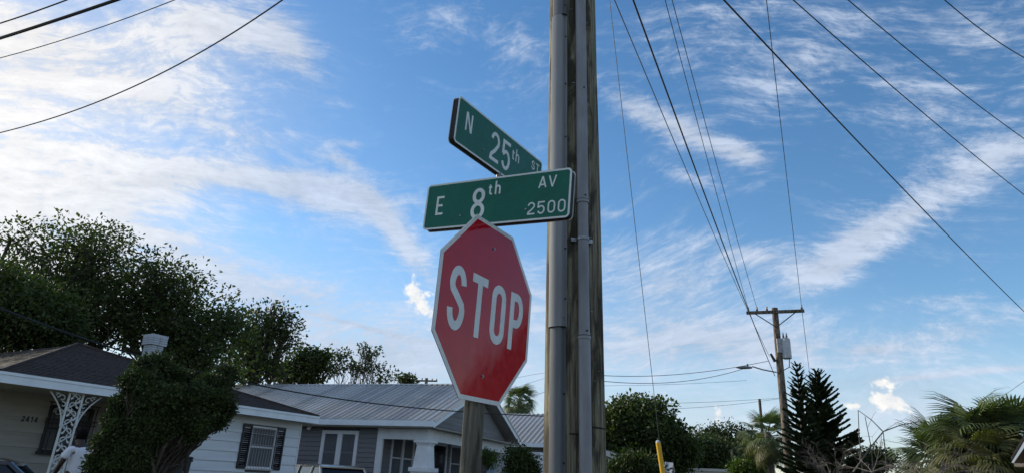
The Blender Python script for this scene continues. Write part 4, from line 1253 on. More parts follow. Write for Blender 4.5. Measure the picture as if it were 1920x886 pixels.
# facing +X locally
V_ = [(0, 0, .95), (.0, 0, 1.12), (-.01, 0, 1.30), (-.03, 0, 1.42), (-.01, 0, 1.50), (.05, 0, 1.54), (.085, 0, 1.62),
      (-.02, .17, 1.41), (.03, .24, 1.16), (.19, .22, .97), (-.02, -.17, 1.41), (.06, -.25, 1.15), (.27, -.20, 1.02),
      (0, .09, .90), (.03, .10, .50), (-.02, .10, .08), (.0, -.09, .90), (.02, -.10, .50), (-.03, -.10, .08)]
E_ = [(0, 1), (1, 2), (2, 3), (3, 4), (4, 5), (5, 6), (3, 7), (7, 8), (8, 9), (3, 10), (10, 11), (11, 12), (0, 13), (13, 14), (14, 15), (0, 16), (16, 17), (17, 18)]
R_ = [(.13, .11), (.12, .10), (.14, .11), (.11, .09), .055, .085, .085, .062, .045, .032, .062, .045, .032, .09, .062, .042, .09, .062, .042]
skin_mesh(V_, E_, R_, 'skin', 'body', per)
# T-shirt
Vs = [(0, 0, .90), (0, 0, 1.12), (-.01, 0, 1.30), (-.03, 0, 1.43), (-.02, .18, 1.40), (.01, .225, 1.24), (-.02, -.18, 1.40), (.02, -.235, 1.22)]
Es = [(0, 1), (1, 2), (2, 3), (3, 4), (4, 5), (3, 6), (6, 7)]
skin_mesh(Vs, Es, [(.165, .14), (.155, .13), (.165, .14), (.115, .10), .070, .075, .070, .075], 'shirt_white', 't_shirt', per)
skin_mesh([(0, 0, .92), (0, .09, .86), (.03, .10, .50), (-.02, .10, .10), (0, -.09, .86), (.02, -.10, .50), (-.03, -.10, .10)], [(0, 1), (1, 2), (2, 3), (0, 4), (4, 5), (5, 6)], [(.16, .13), .105, .082, .068, .105, .082, .068], 'trousers', 'trousers', per)
for s_ in (1, -1):
    skin_mesh([(-.08, s_ * .10, .045), (.06, s_ * .10, .045), (.16, s_ * .10, .035)], [(0, 1), (1, 2)], [.045, .045, .035], 'shoe', 'shoe', per)
    wx, wy, wz = (.19, .22, .97) if s_ > 0 else (.27, -.20, 1.02)
    skin_mesh([(wx, wy, wz), (wx + .045, wy, wz - .03), (wx + .085, wy, wz - .045)], [(0, 1), (1, 2)], [.030, (.04, .018), (.038, .016)], 'skin', 'hand', per, 1)
    for k, (dy, ln) in enumerate(((-.030, .065), (-.010, .078), (.010, .074), (.028, .058))):
        skin_mesh([(wx + .08, wy + dy, wz - .045), (wx + .08 + ln * .5, wy + dy, wz - .06), (wx + .08 + ln * .8, wy + dy, wz - .085)], [(0, 1), (1, 2)], [.0095, .0085, .0075], 'skin', 'finger', per, 1)
    skin_mesh([(wx + .03, wy - s_ * .03, wz - .02), (wx + .06, wy - s_ * .055, wz - .03), (wx + .085, wy - s_ * .055, wz - .05)], [(0, 1), (1, 2)], [.012, .011, .009], 'skin', 'thumb', per, 1)
# head details and hair
mb = MB(); rings = []
for i in range(9):
    ph = -1.1 + 2.6 * i / 8
    rr = cos(min(ph, 1.5)) ; z = 1.665 + .125 * sin(ph)
    rings.append([Vector((.060 + .105 * rr * cos(a) - .012, .088 * rr * sin(a), z - .01 - .035 * cos(a) * (1 if ph < .3 else .3))) for a in np.linspace(0, 2 * pi, 17)[:-1]])
mb.loft(rings).build('hair', 'hair', per, True)
for s_ in (1, -1):
    MB().bbox((.075, s_ * .088, 1.615), (.035, .018, .06), .008).build('ear', 'skin', per)
    MB().tube([(.152, s_ * .032, 1.635), (.162, s_ * .032, 1.635)], .011, 8).build('eye', 'lamp_glass', per)
MB().loft([[Vector((.155, y, z - .04)) for y, z in ((-.012, 1.69), (.012, 1.69), (.018, 1.635), (-.018, 1.635))], [Vector((.168, y, z - .04)) for y, z in ((-.005, 1.685), (.005, 1.685), (.008, 1.64), (-.008, 1.64))]]).build('nose', 'skin', per)
MB().bbox((.150, 0, 1.565), (.016, .05, .016), .006).build('mouth', 'skin', per)

# ------------------------------------------------------------------ vegetation
def leaf_mesh(name, P, size, m, up=0.0, aspect=.5, tint=None, dirs=None, jitter=.35, droop=0.0):
    """thousands of small folded leaves at points P, as one mesh"""
    n = len(P)
    if dirs is None:
        d = rng.normal(size=(n, 3)); d[:, 2] += up
    else: d = dirs + rng.normal(size=(n, 3)) * jitter
    d[:, 2] -= droop
    d /= np.linalg.norm(d, axis=1)[:, None] + 1e-9
    s = rng.normal(size=(n, 3)); s -= d * (s * d).sum(1)[:, None]; s /= np.linalg.norm(s, axis=1)[:, None] + 1e-9
    L = size * rng.uniform(.6, 1.35, n)[:, None]; Wd = L * aspect
    a = P; b = P + d * L * .5 + s * Wd * .5; c = P + d * L; e_ = P + d * L * .5 - s * Wd * .5
    v = np.stack([a, b, c, e_], 1).reshape(-1, 3).astype(np.float32)
    me = bpy.data.meshes.new(name)
    me.vertices.add(4 * n); me.vertices.foreach_set('co', v.ravel())
    me.loops.add(4 * n); me.loops.foreach_set('vertex_index', np.arange(4 * n, dtype=np.int32))
    me.polygons.add(n); me.polygons.foreach_set('loop_start', np.arange(0, 4 * n, 4, dtype=np.int32))
    try: me.polygons.foreach_set('loop_total', np.full(n, 4, dtype=np.int32))
    except Exception: pass
    me.materials.append(MATS[m])
    at = me.attributes.new('tint', 'FLOAT', 'FACE')
    t = rng.uniform(0, 1, n) if tint is None else np.clip(tint + rng.normal(size=n) * .18, 0, 1)
    at.data.foreach_set('value', t.astype(np.float32))
    me.update(calc_edges=True); me.validate()
    return me
def ellipsoid_pts(c, r, n, shell=.55):
    d = rng.normal(size=(n, 3)); d /= np.linalg.norm(d, axis=1)[:, None]
    rr = (shell + (1 - shell) * rng.uniform(0, 1, n))[:, None] ** .8 if shell > 0 else rng.uniform(0, 1, n)[:, None] ** (1 / 3)
    return np.array(c) + d * rr * np.array(r)
def px_blob(px, py, rx, ry, dist, depth=1.0, dd=0.0):
    """a crown lobe: its middle on a line of sight, its size from how large it looks there"""
    c = at_d(px, py, dist + dd); s = 1.0 / F * (c - Vector((0, 0, EYE))).length
    k = ray(px, py); k = F / np.linalg.norm(k)
    return (np.array(c), np.array([rx * s * k, rx * s * k * depth, ry * s * k]))
def limb(mb, a, b, r0, r1, wig=.12, n=5):
    a, b = Vector(a), Vector(b); L = (b - a).length
    pts = [a.lerp(b, i / n) + Vector([rnd.uniform(-1, 1) * wig * L * .25 * sin(pi * i / n) for _ in range(3)]) for i in range(n + 1)]
    mb.tube(pts, [r0 + (r1 - r0) * i / n for i in range(n + 1)], 6); return pts
def tree(label, blobs, base, trunk_r, clumps, per, leaf, clump_r, m='leaf_oak', bark='bark', group=None, name='shade_tree', up=0.0, fork=.35, twigs=True, shell=.5, cat='tree', aspect=.55, thin_top=.22):
    """tapered trunk, limbs running out to the leaf clumps, crown of loose leaf clumps"""
    O = Vector((base[0], base[1], base[2] if len(base) > 2 else 0))
    t = thing(name, label, cat, O, 0, group)
    vol = np.array([b[1][0] * b[1][1] * b[1][2] for b in blobs]) ** .67; vol = vol / vol.sum()
    cc, ct_ = [], []
    for (c, r), w in zip(blobs, vol):
        k = max(2, int(clumps * w)); p = ellipsoid_pts(c, r, k, shell); cc.append(p)
    cc = np.concatenate(cc)
    mb = MB(); mid = Vector(np.mean([b[0] for b in blobs], 0))
    fk = O.lerp(Vector((O.x * .5 + mid.x * .5, O.y * .5 + mid.y * .5, mid.z)), fork); fk.z = O.z + (mid.z - O.z) * fork
    limb(mb, (0, 0, -.1), fk - O, trunk_r, trunk_r * .72, .15, 7)
    for (c, r) in blobs:
        c = Vector(c); top = c + Vector((0, 0, r[2] * .1))
        limb(mb, fk - O, top - O, trunk_r * .5, trunk_r * .14, .5, 7)
        near_ = [Vector(p) for p in cc if (Vector(p) - c).length < max(r) * 1.05]
        rnd.shuffle(near_)
        for p in near_[:(40 if twigs else 8)]:
            st_ = fk.lerp(top, rnd.uniform(.45, 1.0)); limb(mb, st_ - O, p - O, trunk_r * .12, .010, .5, 4)
    mb.build('trunk', bark, t, True)
    n = len(cc) * per
    idx = np.repeat(np.arange(len(cc)), per)
    size_c = clump_r * rng.uniform(.55, 1.35, len(cc))
    off = rng.normal(size=(n, 3)) * .5
    zr_ = (cc[:, 2] - cc[:, 2].min()) / (np.ptp(cc[:, 2]) + 1e-6)
    keep = rng.uniform(0, 1, n) > (np.clip((zr_ - .35) / .65, 0, 1) * thin_top)[idx]
    ln_ = np.linalg.norm(off, axis=1)[:, None]; off = off / ln_ * np.minimum(ln_, .95) * np.array([1, 1, .75])
    P = cc[idx] + off * size_c[idx][:, None]
    tint = rng.uniform(.1, .9, len(cc))[idx]
    me = leaf_mesh('crown', P[keep] - np.array(O), leaf, m, up=up, tint=tint[keep], dirs=off[keep] + rng.normal(size=(int(keep.sum()), 3)) * .5, aspect=aspect)
    o = put('crown', me, t)
    return t
def gnd(px, py, d):
    p = at_d(px, py, d); return (p.x, p.y)

G_LEFT = 'broadleaf trees behind the brown roofed house'
tree('tallest dark broadleaf tree behind the brown roof, crown reaching the left edge',
     [px_blob(*b) for b in ((150, 470, 115, 55, 30), (60, 520, 110, 75, 29), (200, 520, 100, 70, 31), (110, 590, 150, 60, 30), (20, 450, 40, 25, 30), (220, 600, 80, 50, 30), (175, 440, 60, 28, 30), (-60, 530, 80, 80, 30))],
     gnd(125, 700, 30), .38, 250, 74, .15, .84, 'leaf_oak', group=G_LEFT, shell=.25)
tree('lower darkest tree close behind the roof at the left edge',
     [px_blob(*b) for b in ((40, 590, 100, 62, 25), (-40, 560, 60, 80, 25), (100, 620, 60, 34, 25))],
     gnd(20, 700, 25), .25, 330, 80, .13, .62, 'leaf_oak', group=G_LEFT, shell=.2)
tree('broad dark tree behind the white chimney, crown sloping down to the right',
     [px_blob(*b) for b in ((305, 540, 70, 62, 29), (350, 570, 85, 60, 29), (400, 620, 75, 62, 28), (300, 620, 85, 55, 29), (430, 590, 32, 40, 28), (375, 680, 95, 40, 28), (290, 500, 34, 25, 29), (215, 560, 60, 50, 29))],
     gnd(360, 700, 29), .34, 250, 78, .15, .82, 'leaf_oak', group=G_LEFT, shell=.25)
tree('feathery upright tree with loose twigs, right of the broad dark tree',
     [px_blob(*b) for b in ((490, 640, 50, 60, 33), (462, 640, 36, 60, 32), (510, 600, 36, 40, 33), (540, 625, 24, 34, 33), (480, 690, 60, 34, 33), (480, 585, 14, 24, 33), (545, 590, 12, 16, 33), (512, 575, 12, 18, 33))],
     gnd(490, 705, 33), .20, 230, 30, .17, .55, 'leaf_mid', group=G_LEFT, up=1.0, shell=.2)
tree('low rounded tree above the left end of the metal roof',
     [px_blob(*b) for b in ((585, 690, 42, 34, 38), (570, 665, 18, 22, 38), (600, 672, 22, 20, 38), (540, 700, 36, 26, 38))],
     gnd(580, 715, 38), .18, 200, 40, .18, .50, 'leaf_mid', group=G_LEFT, shell=.2)
tree('thin sparse tree with open crown and visible limbs above the metal roof',
     [px_blob(*b) for b in ((690, 665, 22, 20, 36), (668, 690, 24, 18, 36), (640, 668, 18, 14, 36), (700, 690, 18, 12, 36), (630, 690, 14, 12, 36), (683, 648, 10, 8, 36), (712, 712, 18, 10, 36), (730, 700, 12, 9, 36))],
     gnd(668, 722, 36), .12, 84, 20, .17, .36, 'leaf_mid', bark='bark_pale', group=G_LEFT, shell=.1)
tree('small dark tuft of leaves showing over the ridge beside the far crossarm',
     [px_blob(*b) for b in ((765, 713, 14, 9, 40), (752, 712, 8, 5, 40))],
     gnd(765, 722, 40), .10, 34, 26, .18, .36, 'leaf_mid', group=G_LEFT, shell=.1)
G_RIGHT = 'trees down the street to the right'
tree('large round dark tree just right of the big pole',
     [px_blob(*b) for b in ((1185, 815, 85, 62, 38), (1210, 780, 55, 34, 38), (1250, 825, 48, 42, 38), (1160, 780, 40, 34, 38), (1225, 850, 70, 40, 38), (1140, 830, 40, 50, 38), (1272, 850, 30, 26, 38))],
     gnd(1195, 880, 38), .35, 620, 66, .22, .70, 'leaf_oak', group=G_RIGHT, shell=.4)
tree('lighter green tree between the round dark tree and the far dark one',
     [px_blob(*b) for b in ((1290, 850, 50, 34, 48), (1330, 850, 45, 30, 48), (1265, 865, 40, 26, 48))],
     gnd(1300, 880, 48), .2, 260, 46, .24, .7, 'leaf_mid', group=G_RIGHT, shell=.4)
tree('far dark tree with rounded lobes and gaps, left of the palms',
     [px_blob(*b) for b in ((1330, 812, 26, 16, 60), (1365, 815, 34, 18, 60), (1395, 825, 24, 24, 60), (1350, 845, 60, 26, 60), (1303, 808, 7, 5, 60), (1400, 850, 40, 22, 60), (1330, 870, 90, 20, 60))],
     gnd(1355, 880, 60), .3, 300, 42, .26, .85, 'leaf_far', group=G_RIGHT, shell=.35)
tree('small rounded bright green bush left of the leaning palm trunk',
     [px_blob(*b) for b in ((1395, 882, 26, 22, 34), (1410, 890, 22, 16, 34))], gnd(1398, 900, 34), .08, 90, 70, .15, .45, 'leaf_bright', name='round_bush', cat='bush', shell=.3)
tree('leafy light green shrub in front of the white roof beside the big pole',
     [px_blob(*b) for b in ((1188, 876, 38, 20, 17), (1155, 882, 20, 16, 17), (1216, 880, 18, 16, 17), (1180, 862, 16, 9, 17))], gnd(1185, 900, 19), .06, 190, 34, .12, .28, 'leaf_mid', name='leafy_shrub', cat='shrub', shell=.3, aspect=.36)
tree('dark rounded shrub between the second porch column and the big pole',
     [px_blob(*b) for b in ((972, 866, 26, 26, 23), (985, 880, 24, 24, 23))], gnd(975, 900, 23), .07, 110, 60, .10, .30, 'leaf_mid', name='dark_shrub', cat='shrub', shell=.3)
tree('small dark conifer-like bush behind the bare branches on the right',
     [px_blob(*b) for b in ((1640, 860, 34, 22, 30), (1620, 880, 30, 20, 30), (1600, 870, 14, 14, 30))], gnd(1640, 900, 30), .08, 130, 50, .12, .36, 'leaf_oak', name='dark_bush', cat='bush', shell=.3)
# hanging fern on the porch
tree('trailing fern hanging inside the porch between the two white columns',
     [px_blob(*b) for b in ((917, 862, 15, 22, 24.5), (912, 850, 12, 10, 24.5))], (*gnd(915, 860, 24.5), 1.2), .02, 60, 26, .13, .20, 'leaf_bright', name='hanging_fern', cat='plant', shell=.1, aspect=.2)

# leaning juniper-like shrub before the brown-roofed house
jb = [px_blob(px, py, rx, ry, 11.6, .8, dd) for px, py, rx, ry, dd in (
      (292, 690, 36, 22, .1), (265, 718, 34, 20, -.2), (322, 716, 40, 22, .2), (352, 742, 34, 22, -.3), (402, 722, 30, 18, .1), (430, 702, 12, 14, .2), (420, 690, 7, 8, .2),
      (395, 752, 36, 20, -.1), (300, 752, 40, 24, -.3), (248, 758, 30, 22, .1), (345, 785, 44, 24, -.2), (395, 785, 24, 17, .2), (285, 796, 44, 26, -.2),
      (232, 795, 28, 22, .0), (215, 826, 26, 20, -.1), (252, 838, 36, 24, -.2), (200, 856, 24, 20, .0), (236, 872, 36, 18, -.2), (195, 880, 26, 14, 0), (355, 806, 26, 12, 0), (415, 768, 20, 13, .1))]
tree('big leaning dark juniper shrub with ragged crown in front of the brown roof', jb, gnd(205, 884, 11.6), .11, 900, 150, .050, .15, 'leaf_juniper', name='leaning_juniper', cat='shrub', shell=.5, fork=.2, aspect=.42, thin_top=.1)

# ------------------------------------------------------------------ palms
def fan_leaf_mesh(L, n, m, droop=.35, spread=150):
    """a fan of narrow folded segments on a stalk, along +X"""
    mb = MB(); st = L * .42
    mb.tube([(0, 0, 0), (st * .6, 0, st * .06), (st, 0, 0)], [.018, .014, .010], 4)
    for k in range(n):
        a = radians(-spread / 2 + spread * k / (n - 1)); ll = (L - st) * (1 - .25 * abs(a) / radians(spread / 2)) * rnd.uniform(.88, 1.08)
        d = Vector((cos(a), sin(a), 0)); s = Vector((-d.y, d.x, 0)); w = .019
        p0 = Vector((st, 0, 0)); p1 = p0 + d * ll * .5 + Vector((0, 0, .02)); p2 = p0 + d * ll * .85 + Vector((0, 0, -droop * ll * .35)); p3 = p0 + d * ll + Vector((0, 0, -droop * ll * .8))
        mb.add([p0, p1 + s * w, p1 - s * w, p2 + s * w * .6, p2 - s * w * .6, p3], [(0, 1, 2), (1, 3, 4, 2), (3, 5, 4)])
    me = mb.mesh('frond', m)
    at = me.attributes.new('tint', 'FLOAT', 'FACE'); at.data.foreach_set('value', [rnd.uniform(.2, .9) for _ in me.polygons])
    return me
def palm(label, top, trunk_h_base, nf, L, group=None, mats=('leaf_palm',), trunk_r=.16, low=-.5, lean=(0, 0), seg=26):
    O = Vector((top.x + lean[0], top.y + lean[1], trunk_h_base))
    t = thing('palm_tree', label, 'palm tree', O, 0, group)
    pts = [(O.lerp(top, i / 8) - O) for i in range(9)]
    mb = MB(); P = []; Rr = []
    for i in range(33):
        f_ = i / 32; p = pts[0].lerp(pts[-1], f_); P.append(p); Rr.append(trunk_r * (1.0 + .06 * (i % 2)) * (1 - .12 * f_))
    mb.tube(P, Rr, 10).build('trunk', 'bark_pale', t)
    ms = [fan_leaf_mesh(L, seg, mm, rnd.uniform(.3, .8)) for mm in mats for _ in range(2)]
    for k in range(nf):
        az = k * 2.39996 + rnd.uniform(-.2, .2); f_ = (k + .5) / nf
        el = 1.35 - (1.35 - low) * f_ ** .8 + rnd.uniform(-.1, .1)
        mi = int(min(len(ms) - 1, f_ * len(ms) + rnd.uniform(-.4, .4))) if len(mats) > 1 else rnd.randrange(len(ms))
        M = Matrix.Translation(top - O + Vector((0, 0, -f_ * .3))) @ Matrix.Rotation(az, 4, 'Z') @ Matrix.Rotation(-el, 4, 'Y') @ Matrix.Rotation(rnd.uniform(-.5, .5), 4, 'X') @ Matrix.Scale(rnd.uniform(.8, 1.1), 4)
        put('frond', ms[max(0, mi)], t, M)
    return t
G_P = 'fan palms at the right edge'
palm('tallest bushy fan palm at right, its fronds topping the cluster', at_d(1838, 834, 16.5), 0, 84, 1.22, G_P, ('leaf_palm', 'leaf_palm_olive'), low=-1.2)
palm('lower left fan palm of the cluster at right, half behind bare branches', at_d(1768, 858, 17.5), 0, 72, 1.15, G_P, ('leaf_palm', 'leaf_palm_olive'), low=-1.2)
palm('fan palm at the right edge behind the tan gable', at_d(1903, 832, 18), 0, 62, 1.3, G_P, ('leaf_palm', 'leaf_palm_olive'), low=-1.1)
palm('low fan palm under the tallest one, drooping olive fronds', at_d(1838, 872, 15.8), 0, 40, 1.10, G_P, ('leaf_palm_olive',), low=-1.2)
palm('round-headed cabbage palm rising behind the metal roof between the sign and the big pole', at_d(974, 748, 42), 0, 46, 1.35, None, ('leaf_palm',), low=-.9)
palm('pale-trunked fan palm left of the transformer pole', at_d(1440, 812, 33), 0, 44, 1.5, None, ('leaf_palm', 'leaf_palm_olive'), low=-1.2)
palm('second smaller fan palm behind the pale-trunked one', at_d(1418, 845, 35), 0, 34, 1.3, None, ('leaf_palm_olive',), low=-1.2)

# ------------------------------------------------------------------ Norfolk pine: tiers of level feathery branches
def pine_branch_mesh(n=420):
    mb = MB(); mb.tube([(0, 0, 0), (.5, 0, -.03), (.85, 0, .03), (1, 0, .10)], [.016, .011, .007, .003], 4)
    for k in range(n):
        f_ = rnd.uniform(.10, 1.0); s_ = rnd.choice((-1, 1)); x = f_; z = -.03 + .13 * max(0, f_ - .45) ** 1.3
        ln = (.185 * (1 - .40 * f_) + .02) * rnd.uniform(.7, 1.1)
        d = Vector((.75, s_ * rnd.uniform(.35, .9), rnd.uniform(.0, .5))).normalized(); w = .020
        p = Vector((x - .05, 0, z)); q = p + d * ln; sd = Vector((0, 0, 1)).cross(d).normalized() * w
        up_ = Vector((0, 0, w))
        mb.add([p - sd, p + sd, q + sd * .5, q - sd * .5, p - up_, p + up_, q + up_ * .5, q - up_ * .5], [(0, 1, 2, 3), (4, 5, 6, 7)])
    me = mb.mesh('branch', 'leaf_pine'); at = me.attributes.new('tint', 'FLOAT', 'FACE'); at.data.foreach_set('value', [rnd.uniform(0, 1) for _ in me.polygons])
    return me
pbm = [pine_branch_mesh() for _ in range(4)]
def norfolk(label, px, top_y, d, base_rad, tiers):
    tip = at_d(px, top_y, d); base = at_d(px + 18, 884, d)
    O = Vector((base.x, base.y, 0)); H_ = tip.z; dx = (tip - base); axv = Vector((dx.x / (tip.z - base.z), dx.y / (tip.z - base.z), 1)); 
    O = tip - axv * tip.z
    t = thing('norfolk_pine', label, 'pine tree', O, 0, 'pair of tiered pines beside the transformer pole')
    MB().tube([axv * (H_ * i / 6) for i in range(7)], [.17 * (1 - i / 6.3) + .01 for i in range(7)], 8).build('trunk', 'bark', t, True)
    for k in range(tiers):
        f_ = k / (tiers - 1); h_ = H_ * (1 - .93 * f_ ** 1.06) - .05
        rad_ = (.26 + (base_rad - .26) * min(1, f_ * 1.55) ** .85) * rnd.uniform(.9, 1.08)
        nb_ = 6 if k < tiers * .5 else 7; a0 = rnd.uniform(0, 6)
        for j in range(nb_):
            a = a0 + 2 * pi * j / nb_ + rnd.uniform(-.12, .12); el = .50 * (1 - f_) ** 1.2 + .14 + rnd.uniform(-.05, .05)
            M = Matrix.Translation(axv * h_) @ Matrix.Rotation(a, 4, 'Z') @ Matrix.Rotation(-el, 4, 'Y') @ Matrix.Scale(rad_ * rnd.uniform(.85, 1.1), 4)
            put('branch', rnd.choice(pbm), t, M)
    return t
norfolk('front left spire of the dark tiered pines beside the transformer pole', 1494, 684, 27, 1.0, 27)
norfolk('taller right spire of the dark tiered pines, wider at its foot', 1531, 695, 28.5, 1.6, 30)

# ------------------------------------------------------------------ bare branches in the lower right
def bare(label, base, targets, d, r=.05, twigs=5, depth=3, spread=.55):
    b = at_d(*base, d); O = Vector((b.x, b.y, 0)); t = thing('bare_tree', label, 'bare tree', O, 0, 'leafless branches in the lower right')
    mb = MB(); root = Vector((0, 0, .0))
    limb(mb, root, b - O, r * 1.3, r, .1)
    def grow(a, dirv, L, r_, lev):
        n_ = 5; pts = [a]; dv = dirv.normalized()
        for i in range(n_):
            dv = (dv + Vector([rnd.uniform(-1, 1) * .22 for _ in range(3)]) + Vector((0, 0, -.04))).normalized(); pts.append(pts[-1] + dv * L / n_)
        mb.tube(pts, [r_ * (1 - .8 * i / n_) for i in range(n_ + 1)], 4)
        if lev > 0:
            for _ in range(twigs):
                i = rnd.randrange(1, n_ + 1); dd = (dv + Vector([rnd.uniform(-1, 1) * spread * 1.6 for _ in range(3)])).normalized()
                grow(pts[i], dd, L * rnd.uniform(.4, .62), r_ * .5, lev - 1)
    for tx, ty, dd in targets:
        q = at_d(tx, ty, d + dd) - O; p = b - O; grow(p, q - p, (q - p).length, r * .62, depth - 1)
    mb.build('branches', 'twig_grey', t)
    return t
bare('leafless tree with a bowed branch arching right, between the pines and palms', (1635, 884), ((1655, 830, .4), (1600, 840, .5), (1690, 840, -.4), (1560, 850, .3), (1700, 856, .6)), 14, .018, 5, 3)
bare('tangle of grey bare twigs along the bottom edge under the palms', (1740, 900), ((1700, 850, .3), (1740, 835, 0), (1790, 845, .3), (1830, 860, -.3), (1670, 862, .2), (1760, 850, -.2), (1850, 872, 0), (1720, 862, .4)), 13, .015, 7, 3)
bare('low grey bare twigs at the foot of the tiered pines', (1560, 905), ((1525, 850, 0), (1550, 856, .3), (1590, 850, .2), (1540, 866, -.3), (1610, 862, 0), (1520, 868, .2)), 14, .014, 7, 3)
# three upright dead leaders
t = thing('dead_sapling', 'pair of thin upright dead stems joined at the tip, among the bare branches', 'dead sapling', gnd(1615, 884, 16) + (0,))
O = t.location.copy()
for path, r0 in ((((1609, 768), (1611, 815), (1618, 900)), .022), (((1609, 768), (1634, 786), (1656, 808)), .018), (((1656, 808), (1660, 845), (1664, 900)), .024),
                 (((1622, 780), (1632, 830), (1640, 900)), .020), (((1600, 884), (1632, 838), (1656, 808), (1688, 796), (1724, 789)), .028), (((1590, 824), (1606, 838), (1622, 856)), .014),
                 (((1660, 806), (1680, 792), (1700, 783)), .008), (((1656, 824), (1690, 830), (1724, 846)), .010), (((1627, 800), (1638, 776), (1642, 770)), .006)):
    r0 *= .62
    MB().tube([at_d(x, y, 16) - O for x, y in path], [r0 * (1 - .55 * i / (len(path) - 1)) if path[0][1] > path[-1][1] else r0 * (.55 + .45 * i / (len(path) - 1)) for i in range(len(path))], 5).build('stem', 'twig_grey', t, True)

# ------------------------------------------------------------------ small background things
def simple_house(label, O, head, W, D, ez, rz_, roofm, wallm, name='far_house'):
    H_ = House(O, head); t = H_.thing(name, label, 'house')
    MB().span((.3, .3, 0), (W - .3, D - .3, ez - .05)).build('wall', wallm, t)
    mb = MB(); mb.prism([(0, 0, ez - .1), (W / 2, 0, rz_ - .1), (W, 0, ez - .1), (W, 0, ez), (W / 2, 0, rz_), (0, 0, ez)], (0, D, 0)); rf = mb.build('roof', roofm, t)
    n_ = int(D / .6); rb = MB().span((0, -.02, 0), (hypot(W / 2, rz_ - ez), .02, .035)).mesh('roof_seam', 'metal_roof_rib')
    g_ = atan((rz_ - ez) / (W / 2))
    for k in range(n_):
        put('roof_seam', rb, rf, Matrix.Translation((0, k * .6 + .3, ez)) @ Matrix.Rotation(-g_, 4, 'Y'))
        put('roof_seam', rb, rf, Matrix.Translation((W, k * .6 + .3, ez)) @ Matrix.Rotation(pi, 4, 'Z') @ Matrix.Rotation(-g_, 4, 'Y'))
    MB().prism([(.3, .28, ez - .06), (W - .3, .28, ez - .06), (W / 2, .28, rz_ - .14)], (0, .03, 0)).build('gable_wall', wallm, t)
    window_v(t, W * .3, W * .3 + 1.0, 1.2, 2.3, .3); window_v(t, W * .6, W * .6 + 1.0, 1.2, 2.3, .3)
    return t
pz = at_d(1262, 866, 30)
simple_house('small house whose pale metal roof and gable end show beside the yellow marker', Vector((pz.x, pz.y, 0)) - D1 * 2.5, TH, 5.0, 8, pz.z - 1.5, pz.z, 'metal_roof_pale', 'white_siding')
pz = at_d(1128, 842, 18.5); _u = Vector((sin(TH + pi / 2), cos(TH + pi / 2), 0))
simple_house('small house with pale sloping roof, half hidden by the shrub beside the big pole', Vector((pz.x, pz.y, 0)) - _u * 2.2, TH + pi / 2, 4.4, 9, pz.z - .9, pz.z, 'metal_roof_pale', 'white_siding')
pz = at_d(1268, 875, 44); pz2 = at_d(1368, 878, 44)
lb = thing('long_low_building', 'long low pale building at the end of the street, left of the far thin post', 'building', (pz.x, pz.y, 0), atan2(pz2.y - pz.y, pz2.x - pz.x))
Lb = (pz2 - pz).length
MB().span((0, 0, 0), (Lb, 8, pz.z - .15)).build('wall', 'white_siding', lb)
MB().span((-.2, -.2, pz.z - .15), (Lb + .2, 8.2, pz.z)).build('roof', 'metal_roof_pale', lb)
for k in range(3): window_v(lb, 1 + k * (Lb - 2) / 3, 1.9 + k * (Lb - 2) / 3, .7, 1.3, 0)
# tan gable at the right edge
gp = at_d(1897, 866, 12.0); gq = on_plane(1920, 815, gp, Vector((0, 1, 0)))
tg_h = thing('tan_house', 'tan gable corner with white rake boards at the lower right edge', 'house', (gp.x, gp.y, 0), radians(-42))
sl3 = (gq.z - gp.z) / (gq.x - gp.x); W3 = 7.0; pk = gp.z + sl3 * W3 / 2 * .55
ang3 = atan2(gq.z - gp.z, gq.x - gp.x)
pk = Vector((W3 / 2, 0, gp.z + tan(ang3) * W3 / 2 if ang3 < .9 else gp.z + 2.6))
print('tan gable', gp, gq, degrees(ang3))
wx = 2.6 / tan(ang3)
P_ = [Vector((0, 0, gp.z)), Vector((wx, 0, gp.z + 2.6)), Vector((2 * wx, 0, gp.z))]
MB().prism([P_[0] + Vector((.12, .25, 0)), P_[1] + Vector((0, .25, -.15)), P_[2] + Vector((-.12, .25, 0))], (0, .05, 0)).build('gable_wall', 'gable_tan', tg_h)
MB().span((.3, .3, 0), (2 * wx - .3, 9, gp.z)).build('wall', 'gable_tan', tg_h)
for a, b in ((P_[0], P_[1]), (P_[2], P_[1])):
    MB().prism([a, b, b - Vector((0, 0, .30)), a - Vector((0, 0, .04)) + (b - a).normalized() * .04], (0, -.03, 0)).build('rake_board', 'fascia_white', tg_h)
    MB().prism([a + Vector((0, 0, .03)), b + Vector((0, 0, .03)), b + Vector((0, 0, .07)), a + Vector((0, 0, .07))], (0, 9.2, 0)).build('roof', 'shingle_brown', tg_h)
MB().span((.02, 0.02, gp.z - .05), (2 * wx - .02, .24, gp.z - .005)).build('soffit', 'gable_tan', tg_h)
# yellow plastic marker round the guy wire
ya, yb = at_d(1234, 829, 15.5), at_d(1243, 886, 15.5)
yd = (yb - ya) / (ya.z - yb.z); foot = ya + yd * ya.z; O = Vector((foot.x, foot.y, 0))
ym = thing('guy_wire_marker', 'bright yellow plastic tube sleeve leaning on the guy wire', 'marker', O)
MB().tube([ya - O + yd * 0, ya - O + yd * (ya.z - .25)], .055, 14).build('sleeve', 'guy_yellow', ym, True)
MB().tube([ya - O - yd * .055, ya - O - yd * .04, ya - O], [.02, .045, .0555], 14).build('sleeve_cap', 'lamp_glass', ym, True)
MB().tube([ya - O - yd * .1, foot - O], .006, 5).build('guy_strand', 'steel', ym)
